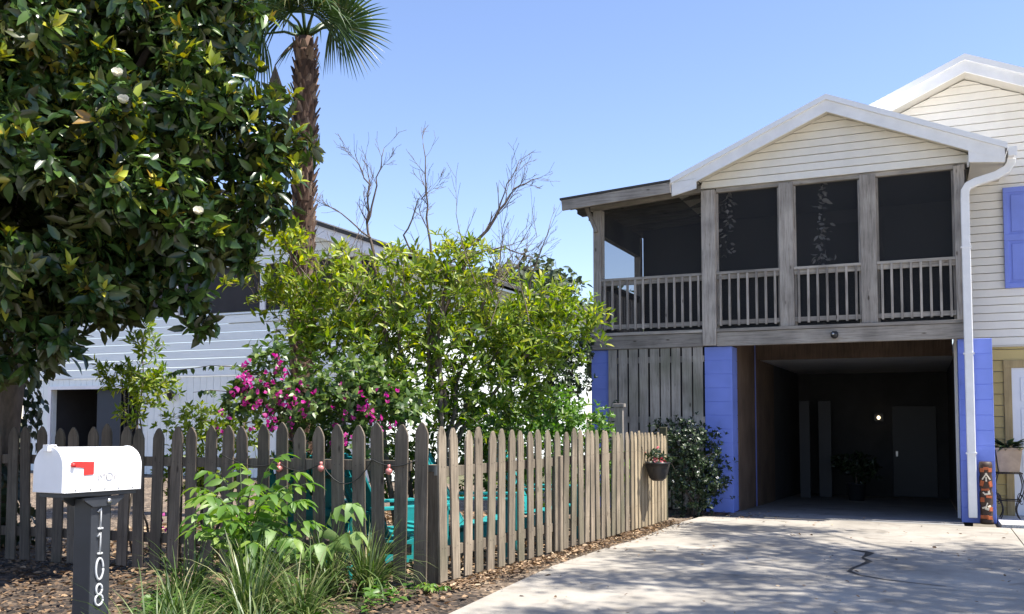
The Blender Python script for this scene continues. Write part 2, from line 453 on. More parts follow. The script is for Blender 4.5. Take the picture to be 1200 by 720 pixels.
class MB:
    def __init__(s):
        s.v, s.f, s.mi, s.sm, s.t = [], [], [], [], []
        s.cur = 0
        s.smooth = False
        s.tint = 0.5
    def add(s, vs, fs, smooth=None):
        b = len(s.v)
        s.v += [tuple(p) for p in vs]
        s.t += [s.tint] * len(vs)
        for f in fs:
            s.f.append([i + b for i in f])
            s.mi.append(s.cur)
            s.sm.append(s.smooth if smooth is None else smooth)
        return s
    def box(s, x0, x1, y0, y1, z0, z1, mtx=None):
        vs = [Vector(p) for p in ((x0, y0, z0), (x1, y0, z0), (x1, y1, z0), (x0, y1, z0), (x0, y0, z1), (x1, y0, z1), (x1, y1, z1), (x0, y1, z1))]
        if mtx is not None:
            vs = [mtx @ v for v in vs]
        return s.add(vs, [(0, 3, 2, 1), (4, 5, 6, 7), (0, 1, 5, 4), (1, 2, 6, 5), (2, 3, 7, 6), (3, 0, 4, 7)], False)
    def prism(s, poly, thick, mtx):
        """poly: 2-d outline (x, z) counter-clockwise seen from -y; extruded 0..thick along +y of mtx"""
        n = len(poly)
        vs = [mtx @ Vector((x, 0, z)) for x, z in poly] + [mtx @ Vector((x, thick, z)) for x, z in poly]
        fs = [tuple(range(n)), tuple(reversed(range(n, 2 * n)))]
        for i in range(n):
            j = (i + 1) % n
            fs.append((j, i, i + n, j + n))
        return s.add(vs, fs, False)
    def beam(s, a, b, wd, ht, up=(0, 0, 1)):
        """box along a-b, wd wide sideways, ht high"""
        a, b = Vector(a), Vector(b)
        d = (b - a).normalized()
        side = d.cross(Vector(up)).normalized()
        u = side.cross(d)
        vs = []
        for p in (a, b):
            for sx, sz in ((-1, -1), (1, -1), (1, 1), (-1, 1)):
                vs.append(p + side * sx * wd / 2 + u * sz * ht / 2)
        return s.add(vs, [(0, 1, 2, 3), (7, 6, 5, 4), (0, 4, 5, 1), (1, 5, 6, 2), (2, 6, 7, 3), (3, 7, 4, 0)], False)
    def tube(s, pts, rad, n=6, cap=True):
        pts = [Vector(p) for p in pts]
        if not hasattr(rad, '__len__'):
            rad = [rad] * len(pts)
        vs, fs = [], []
        ref = Vector((0.31, 0.17, 0.93))
        for i, p in enumerate(pts):
            d = (pts[min(i + 1, len(pts) - 1)] - pts[max(i - 1, 0)])
            d = d.normalized() if d.length > 1e-9 else Vector((0, 0, 1))
            if abs(d.dot(ref)) > 0.95:
                rf = Vector((1, 0, 0))
            else:
                rf = ref
            a = d.cross(rf).normalized()
            b = d.cross(a)
            for k in range(n):
                g = 2 * math.pi * k / n
                vs.append(p + (a * math.cos(g) + b * math.sin(g)) * rad[i])
        for i in range(len(pts) - 1):
            for k in range(n):
                k2 = (k + 1) % n
                fs.append((i * n + k, (i + 1) * n + k, (i + 1) * n + k2, i * n + k2))
        if cap:
            fs.append(tuple(range(n)))
            fs.append(tuple(reversed(range((len(pts) - 1) * n, len(pts) * n))))
        return s.add(vs, fs, n > 4)
    def lathe(s, prof, n=20, centre=(0, 0, 0)):
        cx, cy, cz = centre
        vs, fs = [], []
        for r, z in prof:
            for k in range(n):
                g = 2 * math.pi * k / n
                vs.append((cx + r * math.cos(g), cy + r * math.sin(g), cz + z))
        for i in range(len(prof) - 1):
            for k in range(n):
                k2 = (k + 1) % n
                fs.append((i * n + k, i * n + k2, (i + 1) * n + k2, (i + 1) * n + k))
        fs.append(tuple(reversed(range(n))))
        fs.append(tuple(range((len(prof) - 1) * n, len(prof) * n)))
        return s.add(vs, fs, True)
    def build(s, name, mats, parent=None, origin=None, bevel=0.0, tint=False):
        me = bpy.data.meshes.new(name)
        if origin is None:
            origin = WLOC[parent.name] if parent is not None else (0, 0, 0)
        o3 = Vector(origin)
        me.from_pydata([(x - o3.x, y - o3.y, z - o3.z) for x, y, z in s.v], [], s.f)
        if not isinstance(mats, (list, tuple)):
            mats = [mats]
        for m in mats:
            me.materials.append(m)
        me.polygons.foreach_set('material_index', s.mi)
        me.polygons.foreach_set('use_smooth', s.sm)
        if tint:
            at = me.attributes.new('tint', 'FLOAT', 'POINT')
            at.data.foreach_set('value', s.t)
        me.update()
        o = bpy.data.objects.new(name, me)
        link(o, parent, origin)
        if bevel:
            md = o.modifiers.new('bevel', 'BEVEL')
            md.width = bevel
            md.segments = 2
            md.limit_method = 'ANGLE'
        return o

def unit(v):
    v = np.asarray(v, float)
    return v / np.maximum(np.linalg.norm(v, axis=-1, keepdims=True), 1e-9)

# leaf templates: +Y along the leaf, X across, Z its upper side
def leaf_template(fold=0.15, droop=0.15, shape='oval'):
    if shape == 'oval':
        rows = [(0.30, 0.48), (0.66, 0.44)]
    elif shape == 'lance':
        rows = [(0.30, 0.42), (0.62, 0.46)]
    elif shape == 'heart':
        rows = [(0.16, 0.50), (0.52, 0.42)]
    else:
        rows = [(0.35, 0.5), (0.7, 0.42)]
    v = [(0, 0, 0)]
    for y, hw in rows:
        z = -droop * y * y
        v += [(-hw, y, z + fold * hw), (0, y, z), (hw, y, z + fold * hw)]
    v.append((0, 1, -droop))
    f = [(0, 2, 1), (0, 3, 2), (1, 2, 5, 4), (2, 3, 6, 5), (4, 5, 7), (5, 6, 7)]
    return np.array(v, float), f

def leaves(name, mats, parent, tmpl, pos, dirs, nrm, length, width, tint, mi=None, origin=None, extra=None):
    """many leaves as one mesh; pos/dirs/nrm (N,3); length/width/tint (N,)"""
    tv, tf = tmpl
    pos = np.asarray(pos, float)
    n = len(pos)
    d = unit(dirs)
    nn = np.asarray(nrm, float)
    nn = nn - (nn * d).sum(1, keepdims=True) * d
    bad = np.linalg.norm(nn, axis=1) < 1e-4
    nn[bad] = np.cross(d[bad], [0.3, 0.8, 0.5])
    nn = unit(nn)
    sd = np.cross(d, nn)
    L = np.broadcast_to(length, (n,))[:, None, None]
    Wd = np.broadcast_to(width, (n,))[:, None, None]
    V = (pos[:, None, :] + sd[:, None, :] * tv[None, :, 0:1] * Wd + d[:, None, :] * tv[None, :, 1:2] * L
         + nn[:, None, :] * tv[None, :, 2:3] * L)
    V = V.reshape(-1, 3)
    if origin is None:
        origin = WLOC[parent.name] if parent is not None else (0, 0, 0)
    V = V - np.array(tuple(origin))
    T = len(tv)
    tl = np.array([len(f) for f in tf])
    ti = np.concatenate([np.array(f) for f in tf])
    loops = (ti[None, :] + (np.arange(n) * T)[:, None]).reshape(-1)
    tot = np.tile(tl, n)
    start = np.concatenate([[0], np.cumsum(tot)[:-1]])
    me = bpy.data.meshes.new(name)
    me.vertices.add(len(V))
    me.vertices.foreach_set('co', V.reshape(-1).astype(np.float32))
    me.loops.add(len(loops))
    me.loops.foreach_set('vertex_index', loops.astype(np.int32))
    me.polygons.add(len(tot))
    me.polygons.foreach_set('loop_start', start.astype(np.int32))
    me.polygons.foreach_set('loop_total', tot.astype(np.int32))
    me.polygons.foreach_set('use_smooth', np.ones(len(tot), bool))
    if not isinstance(mats, (list, tuple)):
        mats = [mats]
    for m in mats:
        me.materials.append(m)
    if mi is not None:
        me.polygons.foreach_set('material_index', np.repeat(np.asarray(mi, np.int32), len(tf)))
    at = me.attributes.new('tint', 'FLOAT', 'POINT')
    at.data.foreach_set('value', np.repeat(np.broadcast_to(tint, (n,)), T).astype(np.float32))
    me.update(calc_edges=True)
    me.validate()
    o = bpy.data.objects.new(name, me)
    link(o, parent, origin)
    return o

def rdir(n):
    return unit(nrs.normal(size=(n, 3)))

def blob_points(blobs, dens, lo=0.72, keep_in=0.62):
    """points in the outer shells of a set of (x, y, z, r[, zscale]) lobes; nothing deep inside"""
    P, D = [], []
    B = [(np.array(b[:3]), b[3], b[4] if len(b) > 4 else 0.85) for b in blobs]
    for i, (c, r, zs) in enumerate(B):
        k = max(6, int(dens * 4 * math.pi * r * r))
        d = rdir(k)
        rr = r * nrs.uniform(lo, 1.06, size=(k, 1))
        # uneven outline
        ph = nrs.uniform(0, 6.28, 3)
        wob = 1 + 0.16 * np.sin(d[:, 0:1] * 5 + ph[0]) * np.cos(d[:, 1:2] * 6 + ph[1]) + 0.1 * np.sin(d[:, 2:3] * 9 + ph[2])
        off = d * rr * wob * np.array([1, 1, zs])
        p = c + off
        ok = np.ones(k, bool)
        for j, (c2, r2, z2) in enumerate(B):
            if j != i:
                q = (p - c2) / np.array([1, 1, z2])
                ok &= np.linalg.norm(q, axis=1) > r2 * keep_in
        P.append(p[ok]); D.append(d[ok])
    return np.concatenate(P), np.concatenate(D)

def whorls(P, D, per, lmin, lmax, a0, a1, upmix=0.5, jitter=0.25):
    """rosettes of leaves: returns pos, dir, normal, length, rosette index"""
    n = len(P)
    ax = unit(D * 0.8 + np.array([0, 0, upmix]) + nrs.normal(scale=jitter, size=(n, 3)))
    t1 = unit(np.cross(ax, rdir(n)))
    t2 = np.cross(ax, t1)
    pos, dr, nm, ln, idx = [], [], [], [], []
    for k in range(per):
        g = 2 * math.pi * (k * 0.382 * 1.0 + nrs.uniform(-0.06, 0.06, n))
        al = nrs.uniform(a0, a1, n)
        rad = t1 * np.cos(g)[:, None] + t2 * np.sin(g)[:, None]
        d = ax * np.cos(al)[:, None] + rad * np.sin(al)[:, None]
        nn = ax * np.sin(al)[:, None] - rad * np.cos(al)[:, None]
        dr.append(d); nm.append(nn + nrs.normal(scale=0.15, size=(n, 3)))
        L = nrs.uniform(lmin, lmax, n)
        ln.append(L)
        pos.append(P + ax * nrs.uniform(-0.05, 0.03, n)[:, None] * (lmax / 0.2) + rad * 0.008)
        idx.append(np.arange(n))
    return np.concatenate(pos), np.concatenate(dr), np.concatenate(nm), np.concatenate(ln), np.concatenate(idx)

def wobble_line(a, b, n, amp):
    a, b = np.array(a, float), np.array(b, float)
    t = np.linspace(0, 1, n)
    p = a + (b - a) * t[:, None]
    j = nrs.normal(scale=amp, size=(n, 3)); j[0] = 0; j[-1] = 0
    return p + j

def branch_to(mb, stems, targets, r0=0.012, r1=0.003, n=5, sides=5, upbias=0.6, bend=0.07):
    """join every target to the nearest woody node by a curved twig; stems = list of (points, radii)"""
    nodes, nr = [], []
    for pts, rad in stems:
        mb.tube(pts, rad, sides + 2)
        for p, r in zip(pts, rad):
            nodes.append(np.array(p, float)); nr.append(r)
    cap = len(nodes) + len(targets) * (n - 1) + 8
    A = np.zeros((cap, 3)); Rr = np.zeros(cap)
    k = len(nodes)
    A[:k] = nodes; Rr[:k] = nr
    T = np.asarray(targets, float)
    if len(T) == 0:
        return np.zeros((0, 3))
    base = A[:k].copy()
    dist = np.array([np.min(np.linalg.norm(base - t, axis=1)) for t in T])
    out = np.zeros_like(T)
    for i in np.argsort(dist):
        t = T[i]
        d = A[:k] - t
        cost = np.linalg.norm(d, axis=1) + upbias * np.maximum(d[:, 2], 0) + 0.15 * np.maximum(-d[:, 2] - 1.2, 0)
        j = int(np.argmin(cost))
        a = A[j]
        L = np.linalg.norm(t - a)
        ctrl = a + (t - a) * 0.5 + np.array([0, 0, 0.12 * L]) + nrs.normal(scale=bend * L, size=3)
        tt = np.linspace(0, 1, n)[:, None]
        pts = (1 - tt) ** 2 * a + 2 * tt * (1 - tt) * ctrl + tt ** 2 * t
        ra = min(r0 * (0.5 + L), Rr[j] * 0.85)
        ra = max(ra, r1)
        rad = np.linspace(ra, r1, n)
        mb.tube(pts, list(rad), sides, cap=False)
        A[k:k + n - 1] = pts[1:]; Rr[k:k + n - 1] = rad[1:]
        k += n - 1
        out[i] = unit(pts[-1] - pts[-2])
    return out

def pull(points, keep):
    i = nrs.permutation(len(points))[:keep]
    return points[i]

# ------------------------------------------------------------------ the setting
def sheet(name, x0, x1, y0, y1, z, m, step=None, amp=0.0, holes=()):
    mb = MB()
    mb.smooth = True
    if step is None:
        mb.add([(x0, y0, z), (x1, y0, z), (x1, y1, z), (x0, y1, z)], [(0, 1, 2, 3)])
    else:
        nx, ny = int((x1 - x0) / step) + 1, int((y1 - y0) / step) + 1
        g = nrs.normal(size=(ny, nx)) * 0.6
        cg = nrs.normal(size=(ny // 9 + 3, nx // 9 + 3))
        yy, xx = np.mgrid[0:ny, 0:nx]
        fy, fx = yy / 9.0, xx / 9.0
        iy, ix = fy.astype(int), fx.astype(int)
        ty, tx = fy - iy, fx - ix
        big = (cg[iy, ix] * (1 - ty) * (1 - tx) + cg[iy + 1, ix] * ty * (1 - tx) + cg[iy, ix + 1] * (1 - ty) * tx + cg[iy + 1, ix + 1] * ty * tx)
        Z = z + amp * (g + 1.1 * big) * 0.6
        X = np.linspace(x0, x1, nx); Y = np.linspace(y0, y1, ny)
        vs = [(X[i], Y[j], Z[j, i]) for j in range(ny) for i in range(nx)]
        fs = [(j * nx + i, j * nx + i + 1, (j + 1) * nx + i + 1, (j + 1) * nx + i) for j in range(ny - 1) for i in range(nx - 1)]
        mb.add(vs, fs)
    return tag(mb.build(name, m), kind='structure')

mb = MB()
FAR = 420
for x0, x1, y0, y1 in ((-FAR, -2.7, -FAR, FAR), (6, FAR, -FAR, FAR), (-2.7, 6, -FAR, 13.4), (-2.7, 6, 21.7, FAR)):
    mb.add([(x0, y0, -0.06), (x1, y0, -0.06), (x1, y1, -0.06), (x0, y1, -0.06)], [(0, 1, 2, 3)])
tag(mb.build('ground', M['earth']), kind='structure')
sheet('mulch_bed', -13, -2.95, 0.5, 6.6, -0.012, M['mulch'], 0.055, 0.016)
sheet('yard_ground', -30, -2.98, 6.58, 17.2, -0.02, M['yard'], 0.12, 0.012)

sheet('street', -90, 90, -30, -6.3, -0.03, M['street'])  # unseen street, laid wide and pale to bounce light onto the facade
sheet('bounce_verge', 5.1, 40, -6.2, 13.0, -0.04, M['street'])  # unseen pale ground added to bounce sunlight onto the shaded facade
# driveway: cast slabs with open joints
mb = MB()
LE = [(-6, -2.9), (2, -2.95), (4.6, -3.0), (5.76, -3.08), (6.9, -3.14), (8.03, -3.19), (9.28, -3.12), (10.1, -3.02), (11.99, -2.98), (13.10, -2.86)]
def left_at(y):
    for (a, xa), (b, xb) in zip(LE, LE[1:]):
        if a <= y <= b:
            return xa + (xb - xa) * (y - a) / (b - a)
    return LE[-1][1]
joints = [-6, 1.6, 4.9, 8.22, 11.0, 13.10]
for a, b in zip(joints, joints[1:]):
    a2, b2 = a + 0.006, b - 0.006
    ys = [a2] + [y for y, _ in LE if a2 < y < b2] + [b2]
    for k, (xl, xr) in enumerate(((None, 0.93), (0.942, 5.0))):
        pts = [(left_at(y) if xl is None else xl, y) for y in ys]
        poly = [(xr, a2)] + [(xr, b2)] + list(reversed(pts))
        n = len(poly)
        vs = [(x, y, 0.0) for x, y in poly] + [(x, y, -0.12) for x, y in poly]
        mb.add(vs, [tuple(range(n))] + [((i + 1) % n, i, i + n, (i + 1) % n + n) for i in range(n)], False)
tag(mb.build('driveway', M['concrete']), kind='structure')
mb = MB()
ck = [(-0.74, 10.25, .012), (-0.66, 10.20, .06), (-0.56, 10.10, .045), (-0.57, 9.92, .03), (-0.60, 9.72, .012), (-0.53, 9.50, .03), (-0.58, 9.25, .02), (-0.64, 9.02, .018), (-0.66, 8.82, .018), (-0.56, 8.64, .010), (-0.36, 8.50, .009), (-0.15, 8.42, .006), (0.12, 8.35, .003)]
vs = [(x - h * 0.7, y, 0.004) for x, y, h in ck] + [(x + h * 1.3, y + 0.015, 0.004) for x, y, h in ck]
n = len(ck)
mb.add(vs, [(i, i + n, i + n + 1, i + 1) for i in range(n - 1)])
tag(mb.build('driveway_patch', M['tar']), kind='structure')
# carport slab, falling gently to the back, and the strip of gravel at the door
mb = MB()
mb.add([(-2.6, 13.112, 0.002), (0.42, 13.112, 0.002), (0.42, 13.6, 0.002), (-2.6, 13.6, 0.002), (-2.6, 21.6, -0.32), (0.42, 21.6, -0.32)],
       [(0, 1, 2, 3), (3, 2, 5, 4)])
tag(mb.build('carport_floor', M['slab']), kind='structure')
mb = MB(); mb.box(0.84, 5.0, 13.16, 14.38, -0.1, 0.035)
tag(mb.build('gravel_strip', M['gravel']), kind='structure')
mb = MB(); mb.add([(-4.2, 12.1, 0.0), (-2.62, 13.112, 0.0), (-2.62, 13.54, 0.0), (-4.2, 13.54, 0.0)], [(0, 1, 2, 3)])
tag(mb.build('soil_bed', M['mulch']), kind='structure')

# ------------------------------------------------------------------ lap siding
def laps(mb, lo, hi, z0, z1, y, course, proud=0.022, slot=0.009, face='-y'):
    """boards from z0 to z1; lo(z)/hi(z) limit each board along x (or along y for face '+x')"""
    z = z0
    while z < z1 - 1e-4:
        zt = min(z + course, z1)
        f = (zt - z) / course
        a0, b0, a1, b1 = lo(z), hi(z), lo(zt), hi(zt)
        if b0 - a0 > 0.01:
            if b1 < a1:
                a1 = b1 = (a1 + b1) / 2
            pr_ = proud
            if face == '-y':
                P = lambda u, d, zz: (u, y - d, zz)
            else:
                P = lambda u, d, zz: (y + d, u, zz)
            zs_ = zt - slot
            vs = [P(a0, pr_, z), P(b0, pr_, z), P(b1, pr_ * 0.45, zs_), P(a1, pr_ * 0.45, zs_), P(a0, -0.035, z), P(b0, -0.035, z), P(a1, -0.035, zs_), P(b1, -0.035, zs_)]
            fs = [(0, 1, 2, 3), (4, 5, 1, 0), (3, 2, 7, 6), (6, 7, 5, 4)]
            if face != '-y':
                pass
            mb.add(vs, fs, False)
        z = zt
    return mb

const = lambda v: (lambda z: v)

# ------------------------------------------------------------------ the house
house = thing('house', 'cream house on blue block pillars with a grey timber screened porch above an open carport', 'house', (-1.0, 13.54, 0.0))

def pillar(x0, x1, label=None):
    mb = MB()
    mb.box(x0 + 0.006, x1 - 0.006, 13.546, 13.934, 0, 2.415)
    for k in range(12):
        mb.box(x0, x1, 13.54, 13.94, k * 0.2014 + 0.003, (k + 1) * 0.2014 - 0.003)
    return mb.build('block_pillar', M['block'], house, bevel=0.004)
pillar(-4.72, -4.32)
pillar(-2.96, -2.56)
pillar(0.405, 0.81)

# vertical boards between two pillars
mb = MB()
xs = np.linspace(-4.44, -2.965, 10)
for i in range(9):
    a, b = xs[i] + 0.005, xs[i + 1] - 0.016 - 0.012 * rnd.random()
    mb.box(a, b, 13.50 + 0.008 * rnd.random(), 13.525, 0.02 + 0.03 * rnd.random(), 2.415)
mb.build('board_wall', M['board'], house, bevel=0.003)
for z in (0.4, 1.3, 2.2):
    mb = MB(); mb.box(-4.33, -2.965, 13.53, 13.57, z, z + 0.09)
    mb.build('wall_rail', M['board'], house)

mb = MB(); mb.box(-4.33, -2.965, 13.60, 13.63, 0.0, 2.595); mb.build('dark_backing', M['dark'], house)  # added dark sheet standing in for the shade behind the board gaps
mb = MB(); mb.box(-4.70, -2.71, 15.75, 15.82, 0, 2.595); mb.build('dark_backing', M['dark'], house)

# beams, rim boards and deck
mb = MB(); mb.box(-4.74, -2.975, 13.49, 13.59, 2.42, 2.62); mb.build('beam', M['gray_x'], house, bevel=0.004)
mb = MB(); mb.box(-2.765, 0.53, 13.49, 13.59, 2.42, 2.62); mb.build('beam', M['gray_x'], house, bevel=0.004)
for xa, xb in ((-4.72, -2.975), (-2.765, 0.55)):
    mb = MB(); mb.box(xa, xb, 13.475, 13.55, 2.626, 2.672)
    mb.build('rim_board', M['gray_x'], house, bevel=0.003)
mb = MB(); mb.box(-4.70, 0.53, 13.595, 15.84, 2.60, 2.665); mb.build('porch_deck', M['brown'], house)
mb = MB(); mb.box(-2.58, 0.40, 15.86, 15.92, 2.34, 2.598); mb.build('carport_header', M['brown'], house)

# posts
def post(x0, x1, z0, z1, y0=13.50, y1=13.62):
    mb = MB(); mb.box(x0, x1, y0, y1, z0, z1)
    mb.build('porch_post', M['gray_v'], house, origin=(x0, y0, z0), bevel=0.006)
post(-4.67, -4.545, 2.672, 4.60)
post(-2.97, -2.77, 2.43, 4.735, 13.46, 13.60)
post(-1.865, -1.665, 2.675, 4.735)
post(-0.775, -0.565, 2.675, 4.735)
post(0.405, 0.535, 2.675, 4.735)
post(-4.67, -4.55, 2.672, 4.56, 15.72, 15.84)
mb = MB(); mb.beam((-4.78, 13.44, 4.70), (-4.60, 13.47, 4.25), 0.05, 0.09, up=(0, 1, 0))
mb.build('post_brace', M['gray_v'], house, bevel=0.004)

# header under the gable, sloping header of the lean-to bay and its side beam
mb = MB(); mb.box(-2.765, 0.545, 13.545, 13.64, 4.705, 4.765); mb.build('header', M['gray_x'], house, bevel=0.003)
mb = MB(); mb.beam((-4.72, 13.56, 4.655), (-2.975, 13.56, 4.775), 0.09, 0.11); mb.build('header', M['gray_x'], house, bevel=0.003)
mb = MB(); mb.box(-4.66, -4.56, 13.63, 15.84, 4.22, 4.60); mb.build('header', M['board_dark'], house, bevel=0.003)

# railings
def railing(x0, x1, n):
    mb = MB()
    mb.box(x0, x1, 13.50, 13.575, 3.475, 3.515)
    mb.box(x0, x1, 13.528, 13.562, 3.405, 3.474)
    r = mb.build('railing', M['gray_x'], house, bevel=0.003)
    mb = MB(); mb.box(x0, x1, 13.528, 13.562, 2.735, 2.80)
    mb.build('bottom_rail', M['gray_x'], r, bevel=0.003)
    for i in range(n):
        x = x0 + (x1 - x0) * (i + 0.5) / n
        b = MB(); b.box(x - 0.0155, x + 0.0155, 13.49, 13.5265, 2.715, 3.473)
        b.build('baluster', M['gray_v'], r, origin=(x, 13.51, 2.7), bevel=0.002)
railing(-4.545, -2.97, 13)
railing(-2.77, -1.865, 7)
railing(-1.665, -0.775, 7)
railing(-0.565, 0.405, 8)
mb = MB()
mb.box(-4.645, -4.57, 13.63, 15.72, 3.475, 3.515); mb.box(-4.63, -4.59, 13.63, 15.72, 3.405, 3.475)
rs = mb.build('railing', M['gray_x'], house, bevel=0.003)
mb = MB(); mb.box(-4.63, -4.59, 13.63, 15.72, 2.735, 2.80); mb.build('bottom_rail', M['gray_x'], rs, bevel=0.003)
for i in range(15):
    y = 13.70 + i * 0.138
    b = MB(); b.box(-4.668, -4.632, y - 0.018, y + 0.018, 2.715, 3.473)
    b.build('baluster', M['gray_v'], rs, origin=(-4.65, y, 2.7), bevel=0.002)

# insect screens (thin mesh sheets) and their edge strips
def screen(x0, x1, z1a, z1b, key='screen'):
    mb = MB(); mb.add([(x0, 13.605, 2.675), (x1, 13.605, 2.675), (x1, 13.605, z1b), (x0, 13.605, z1a)], [(0, 1, 2, 3)])
    s = mb.build('screen', M[key], house)
    for xa, zz in ((x0, z1a), (x1 - 0.028, z1b)):
        f = MB(); f.box(xa, xa + 0.028, 13.575, 13.603, 2.68, zz - 0.012)
        f.build('screen_strip', M['gray_v'], s)
screen(-4.545, -2.97, 4.60, 4.71, 'screen_corner')
screen(-2.77, -1.865, 4.705, 4.705)
screen(-1.665, -0.775, 4.705, 4.705)
screen(-0.565, 0.405, 4.705, 4.705)
mb = MB(); mb.add([(-4.585, 15.72, 2.675), (-4.585, 13.62, 2.675), (-4.585, 13.62, 4.5), (-4.585, 15.72, 4.5)], [(0, 1, 2, 3)])
mb.build('screen', M['screen_thin'], house)

# porch inside
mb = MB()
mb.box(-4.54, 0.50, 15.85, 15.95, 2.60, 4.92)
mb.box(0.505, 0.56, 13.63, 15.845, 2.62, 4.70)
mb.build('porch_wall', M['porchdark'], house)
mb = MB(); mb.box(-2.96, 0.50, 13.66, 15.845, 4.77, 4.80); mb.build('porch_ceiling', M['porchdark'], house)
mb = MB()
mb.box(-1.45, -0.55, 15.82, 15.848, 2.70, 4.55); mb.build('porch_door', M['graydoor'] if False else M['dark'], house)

# porch gable: soffit line 5.61 at the ridge (x = -1.17), slope .43
XR, SL = -1.17, 0.433
zs = lambda x: 5.63 - SL * abs(x - XR)
mb = MB()
mb.cur = 0
lo = lambda z: max(-2.985, XR - (5.66 - z) / SL)
hi = lambda z: min(0.575, XR + (5.66 - z) / SL)
laps(mb, lo, hi, 4.772, 5.66, 13.535, 0.112)
mb.box(-2.98, 0.57, 13.577, 13.60, 4.772, 4.86)
mb.add([(-2.985, 13.575, 4.772), (0.575, 13.575, 4.772), (0.575, 13.575, 4.90), (XR, 13.575, 5.66), (-2.985, 13.575, 4.87)], [(0, 1, 2, 3, 4)])
mb.build('gable_wall', M['cream'], house)
mb = MB(); mb.box(0.572, 0.60, 13.50, 13.60, 4.72, 4.86); mb.build('corner_trim', M['white'], house)

def pitched(name, m, xr, zr, sl, xl, xrr, y0, y1, thick, parent):
    """one roof layer: underside at zr - sl*|x - xr|"""
    mb = MB()
    for y in (y0, y1):
        mb.v += [(xl, y, zr - sl * (xr - xl)), (xr, y, zr), (xrr, y, zr - sl * (xrr - xr)),
                 (xrr, y, zr - sl * (xrr - xr) + thick), (xr, y, zr + thick), (xl, y, zr - sl * (xr - xl) + thick)]
    mb.t += [0.5] * 12
    fs = [(0, 1, 4, 5), (1, 2, 3, 4), (7, 6, 11, 10), (8, 7, 10, 9), (1, 0, 6, 7), (2, 1, 7, 8), (5, 4, 10, 11), (4, 3, 9, 10), (0, 5, 11, 6), (3, 2, 8, 9)]
    for f in fs:
        mb.f.append(list(f)); mb.mi.append(0); mb.sm.append(False)
    return mb.build(name, m, parent)
proof = pitched('porch_roof', M['roofwhite'], XR, 5.775, SL, -3.38, 1.03, 13.205, 16.4, 0.075, house)
pitched('fascia', M['white'], XR, 5.61, SL, -3.355, 1.0, 13.235, 13.27, 0.164, house)
pitched('soffit', M['soffit'], XR, 5.66, SL, -3.35, 0.995, 13.272, 16.3, 0.05, house)
for poly in ([(0.58, 4.70), (1.0, 4.655), (1.0, 4.70), (0.58, 4.86)], [(-3.355, 4.64), (-2.99, 4.72), (-2.99, 4.83), (-3.355, 4.675)]):
    mb = MB(); mb.prism(poly, 0.03, Matrix.Translation((0, 13.24, 0)))
    mb.build('eave_return', M['white'], house)
mb = MB()
mb.prism([(0.605, 4.70), (0.995, 4.66), (0.995, 4.72), (0.605, 4.87)], 2.6, Matrix.Translation((0, 13.275, 0)))
mb.build('eave_box', M['soffit'], house)

# gutter along the right eave and the downspout in front of the pillar
mb = MB()
gp = [(1.035, 4.72), (1.105, 4.72), (1.135, 4.79), (1.135, 4.835), (1.125, 4.835), (1.125, 4.795), (1.10, 4.735), (1.045, 4.735), (1.045, 4.835), (1.035, 4.835)]
n = len(gp)
mb.add([(x, 13.20, z) for x, z in gp] + [(x, 14.36, z) for x, z in gp], [tuple(range(n)), tuple(reversed(range(n, 2 * n)))] + [((i + 1) % n, i, i + n, (i + 1) % n + n) for i in range(n)])
mb.box(1.035, 1.135, 13.195, 13.20, 4.72, 4.835)
gut = mb.build('gutter', M['white'], house)
def spout(mb, pts, wd, dp):
    """rectangular pipe through pts in an x-z plane"""
    sec = []
    P = [Vector(p) for p in pts]
    for i, p in enumerate(P):
        d = (P[min(i + 1, len(P) - 1)] - P[max(i - 1, 0)]).normalized()
        s_ = Vector((d.z, 0, -d.x))
        sec.append([p - s_ * wd / 2 + Vector((0, -dp / 2, 0)), p + s_ * wd / 2 + Vector((0, -dp / 2, 0)), p + s_ * wd / 2 + Vector((0, dp / 2, 0)), p - s_ * wd / 2 + Vector((0, dp / 2, 0))])
    vs = [v for q in sec for v in q]
    fs = [(0, 1, 2, 3)]
    for i in range(len(P) - 1):
        for k in range(4):
            fs.append((i * 4 + k, (i + 1) * 4 + k, (i + 1) * 4 + (k + 1) % 4, i * 4 + (k + 1) % 4))
    fs.append(tuple((len(P) - 1) * 4 + k for k in (3, 2, 1, 0)))
    mb.add(vs, fs, False)
mb = MB()
spout(mb, [(1.08, 13.37, 4.72), (1.07, 13.37, 4.66), (1.03, 13.38, 4.59), (0.90, 13.38, 4.52), (0.66, 13.39, 4.46), (0.57, 13.40, 4.42), (0.535, 13.405, 4.36), (0.53, 13.41, 4.25), (0.53, 13.41, 2.4), (0.53, 13.41, 0.08)], 0.105, 0.085)
mb.build('downspout', M['white'], gut, bevel=0.010)
for z in (0.9, 2.2, 3.6):
    mb = MB(); mb.box(0.465, 0.595, 13.36, 13.475, z, z + 0.022)
    mb.build('downspout_strap', M['white'], gut)

# lean-to roof of the left bay
lz = lambda x: 4.845 + 0.062 * (x + 3.35)
mb = MB()
mb.add([(-5.10, 13.17, lz(-5.10) + 0.03), (-3.36, 13.17, lz(-3.36) + 0.03), (-3.36, 16.3, lz(-3.36) + 0.03), (-5.10, 16.3, lz(-5.10) + 0.03)] +
       [(-5.10, 13.17, lz(-5.10)), (-3.36, 13.17, lz(-3.36)), (-3.36, 16.3, lz(-3.36)), (-5.10, 16.3, lz(-5.10))],
       [(0, 1, 2, 3), (7, 6, 5, 4), (4, 5, 1, 0), (7, 4, 0, 3), (6, 7, 3, 2)])
lean = mb.build('lean_to_roof', M['roofing'], house)
mb = MB(); mb.beam((-5.07, 13.20, lz(-5.07) - 0.085), (-3.36, 13.20, lz(-3.36) - 0.085), 0.04, 0.16)
mb.build('fascia_board', M['gray_x'], lean, bevel=0.003)
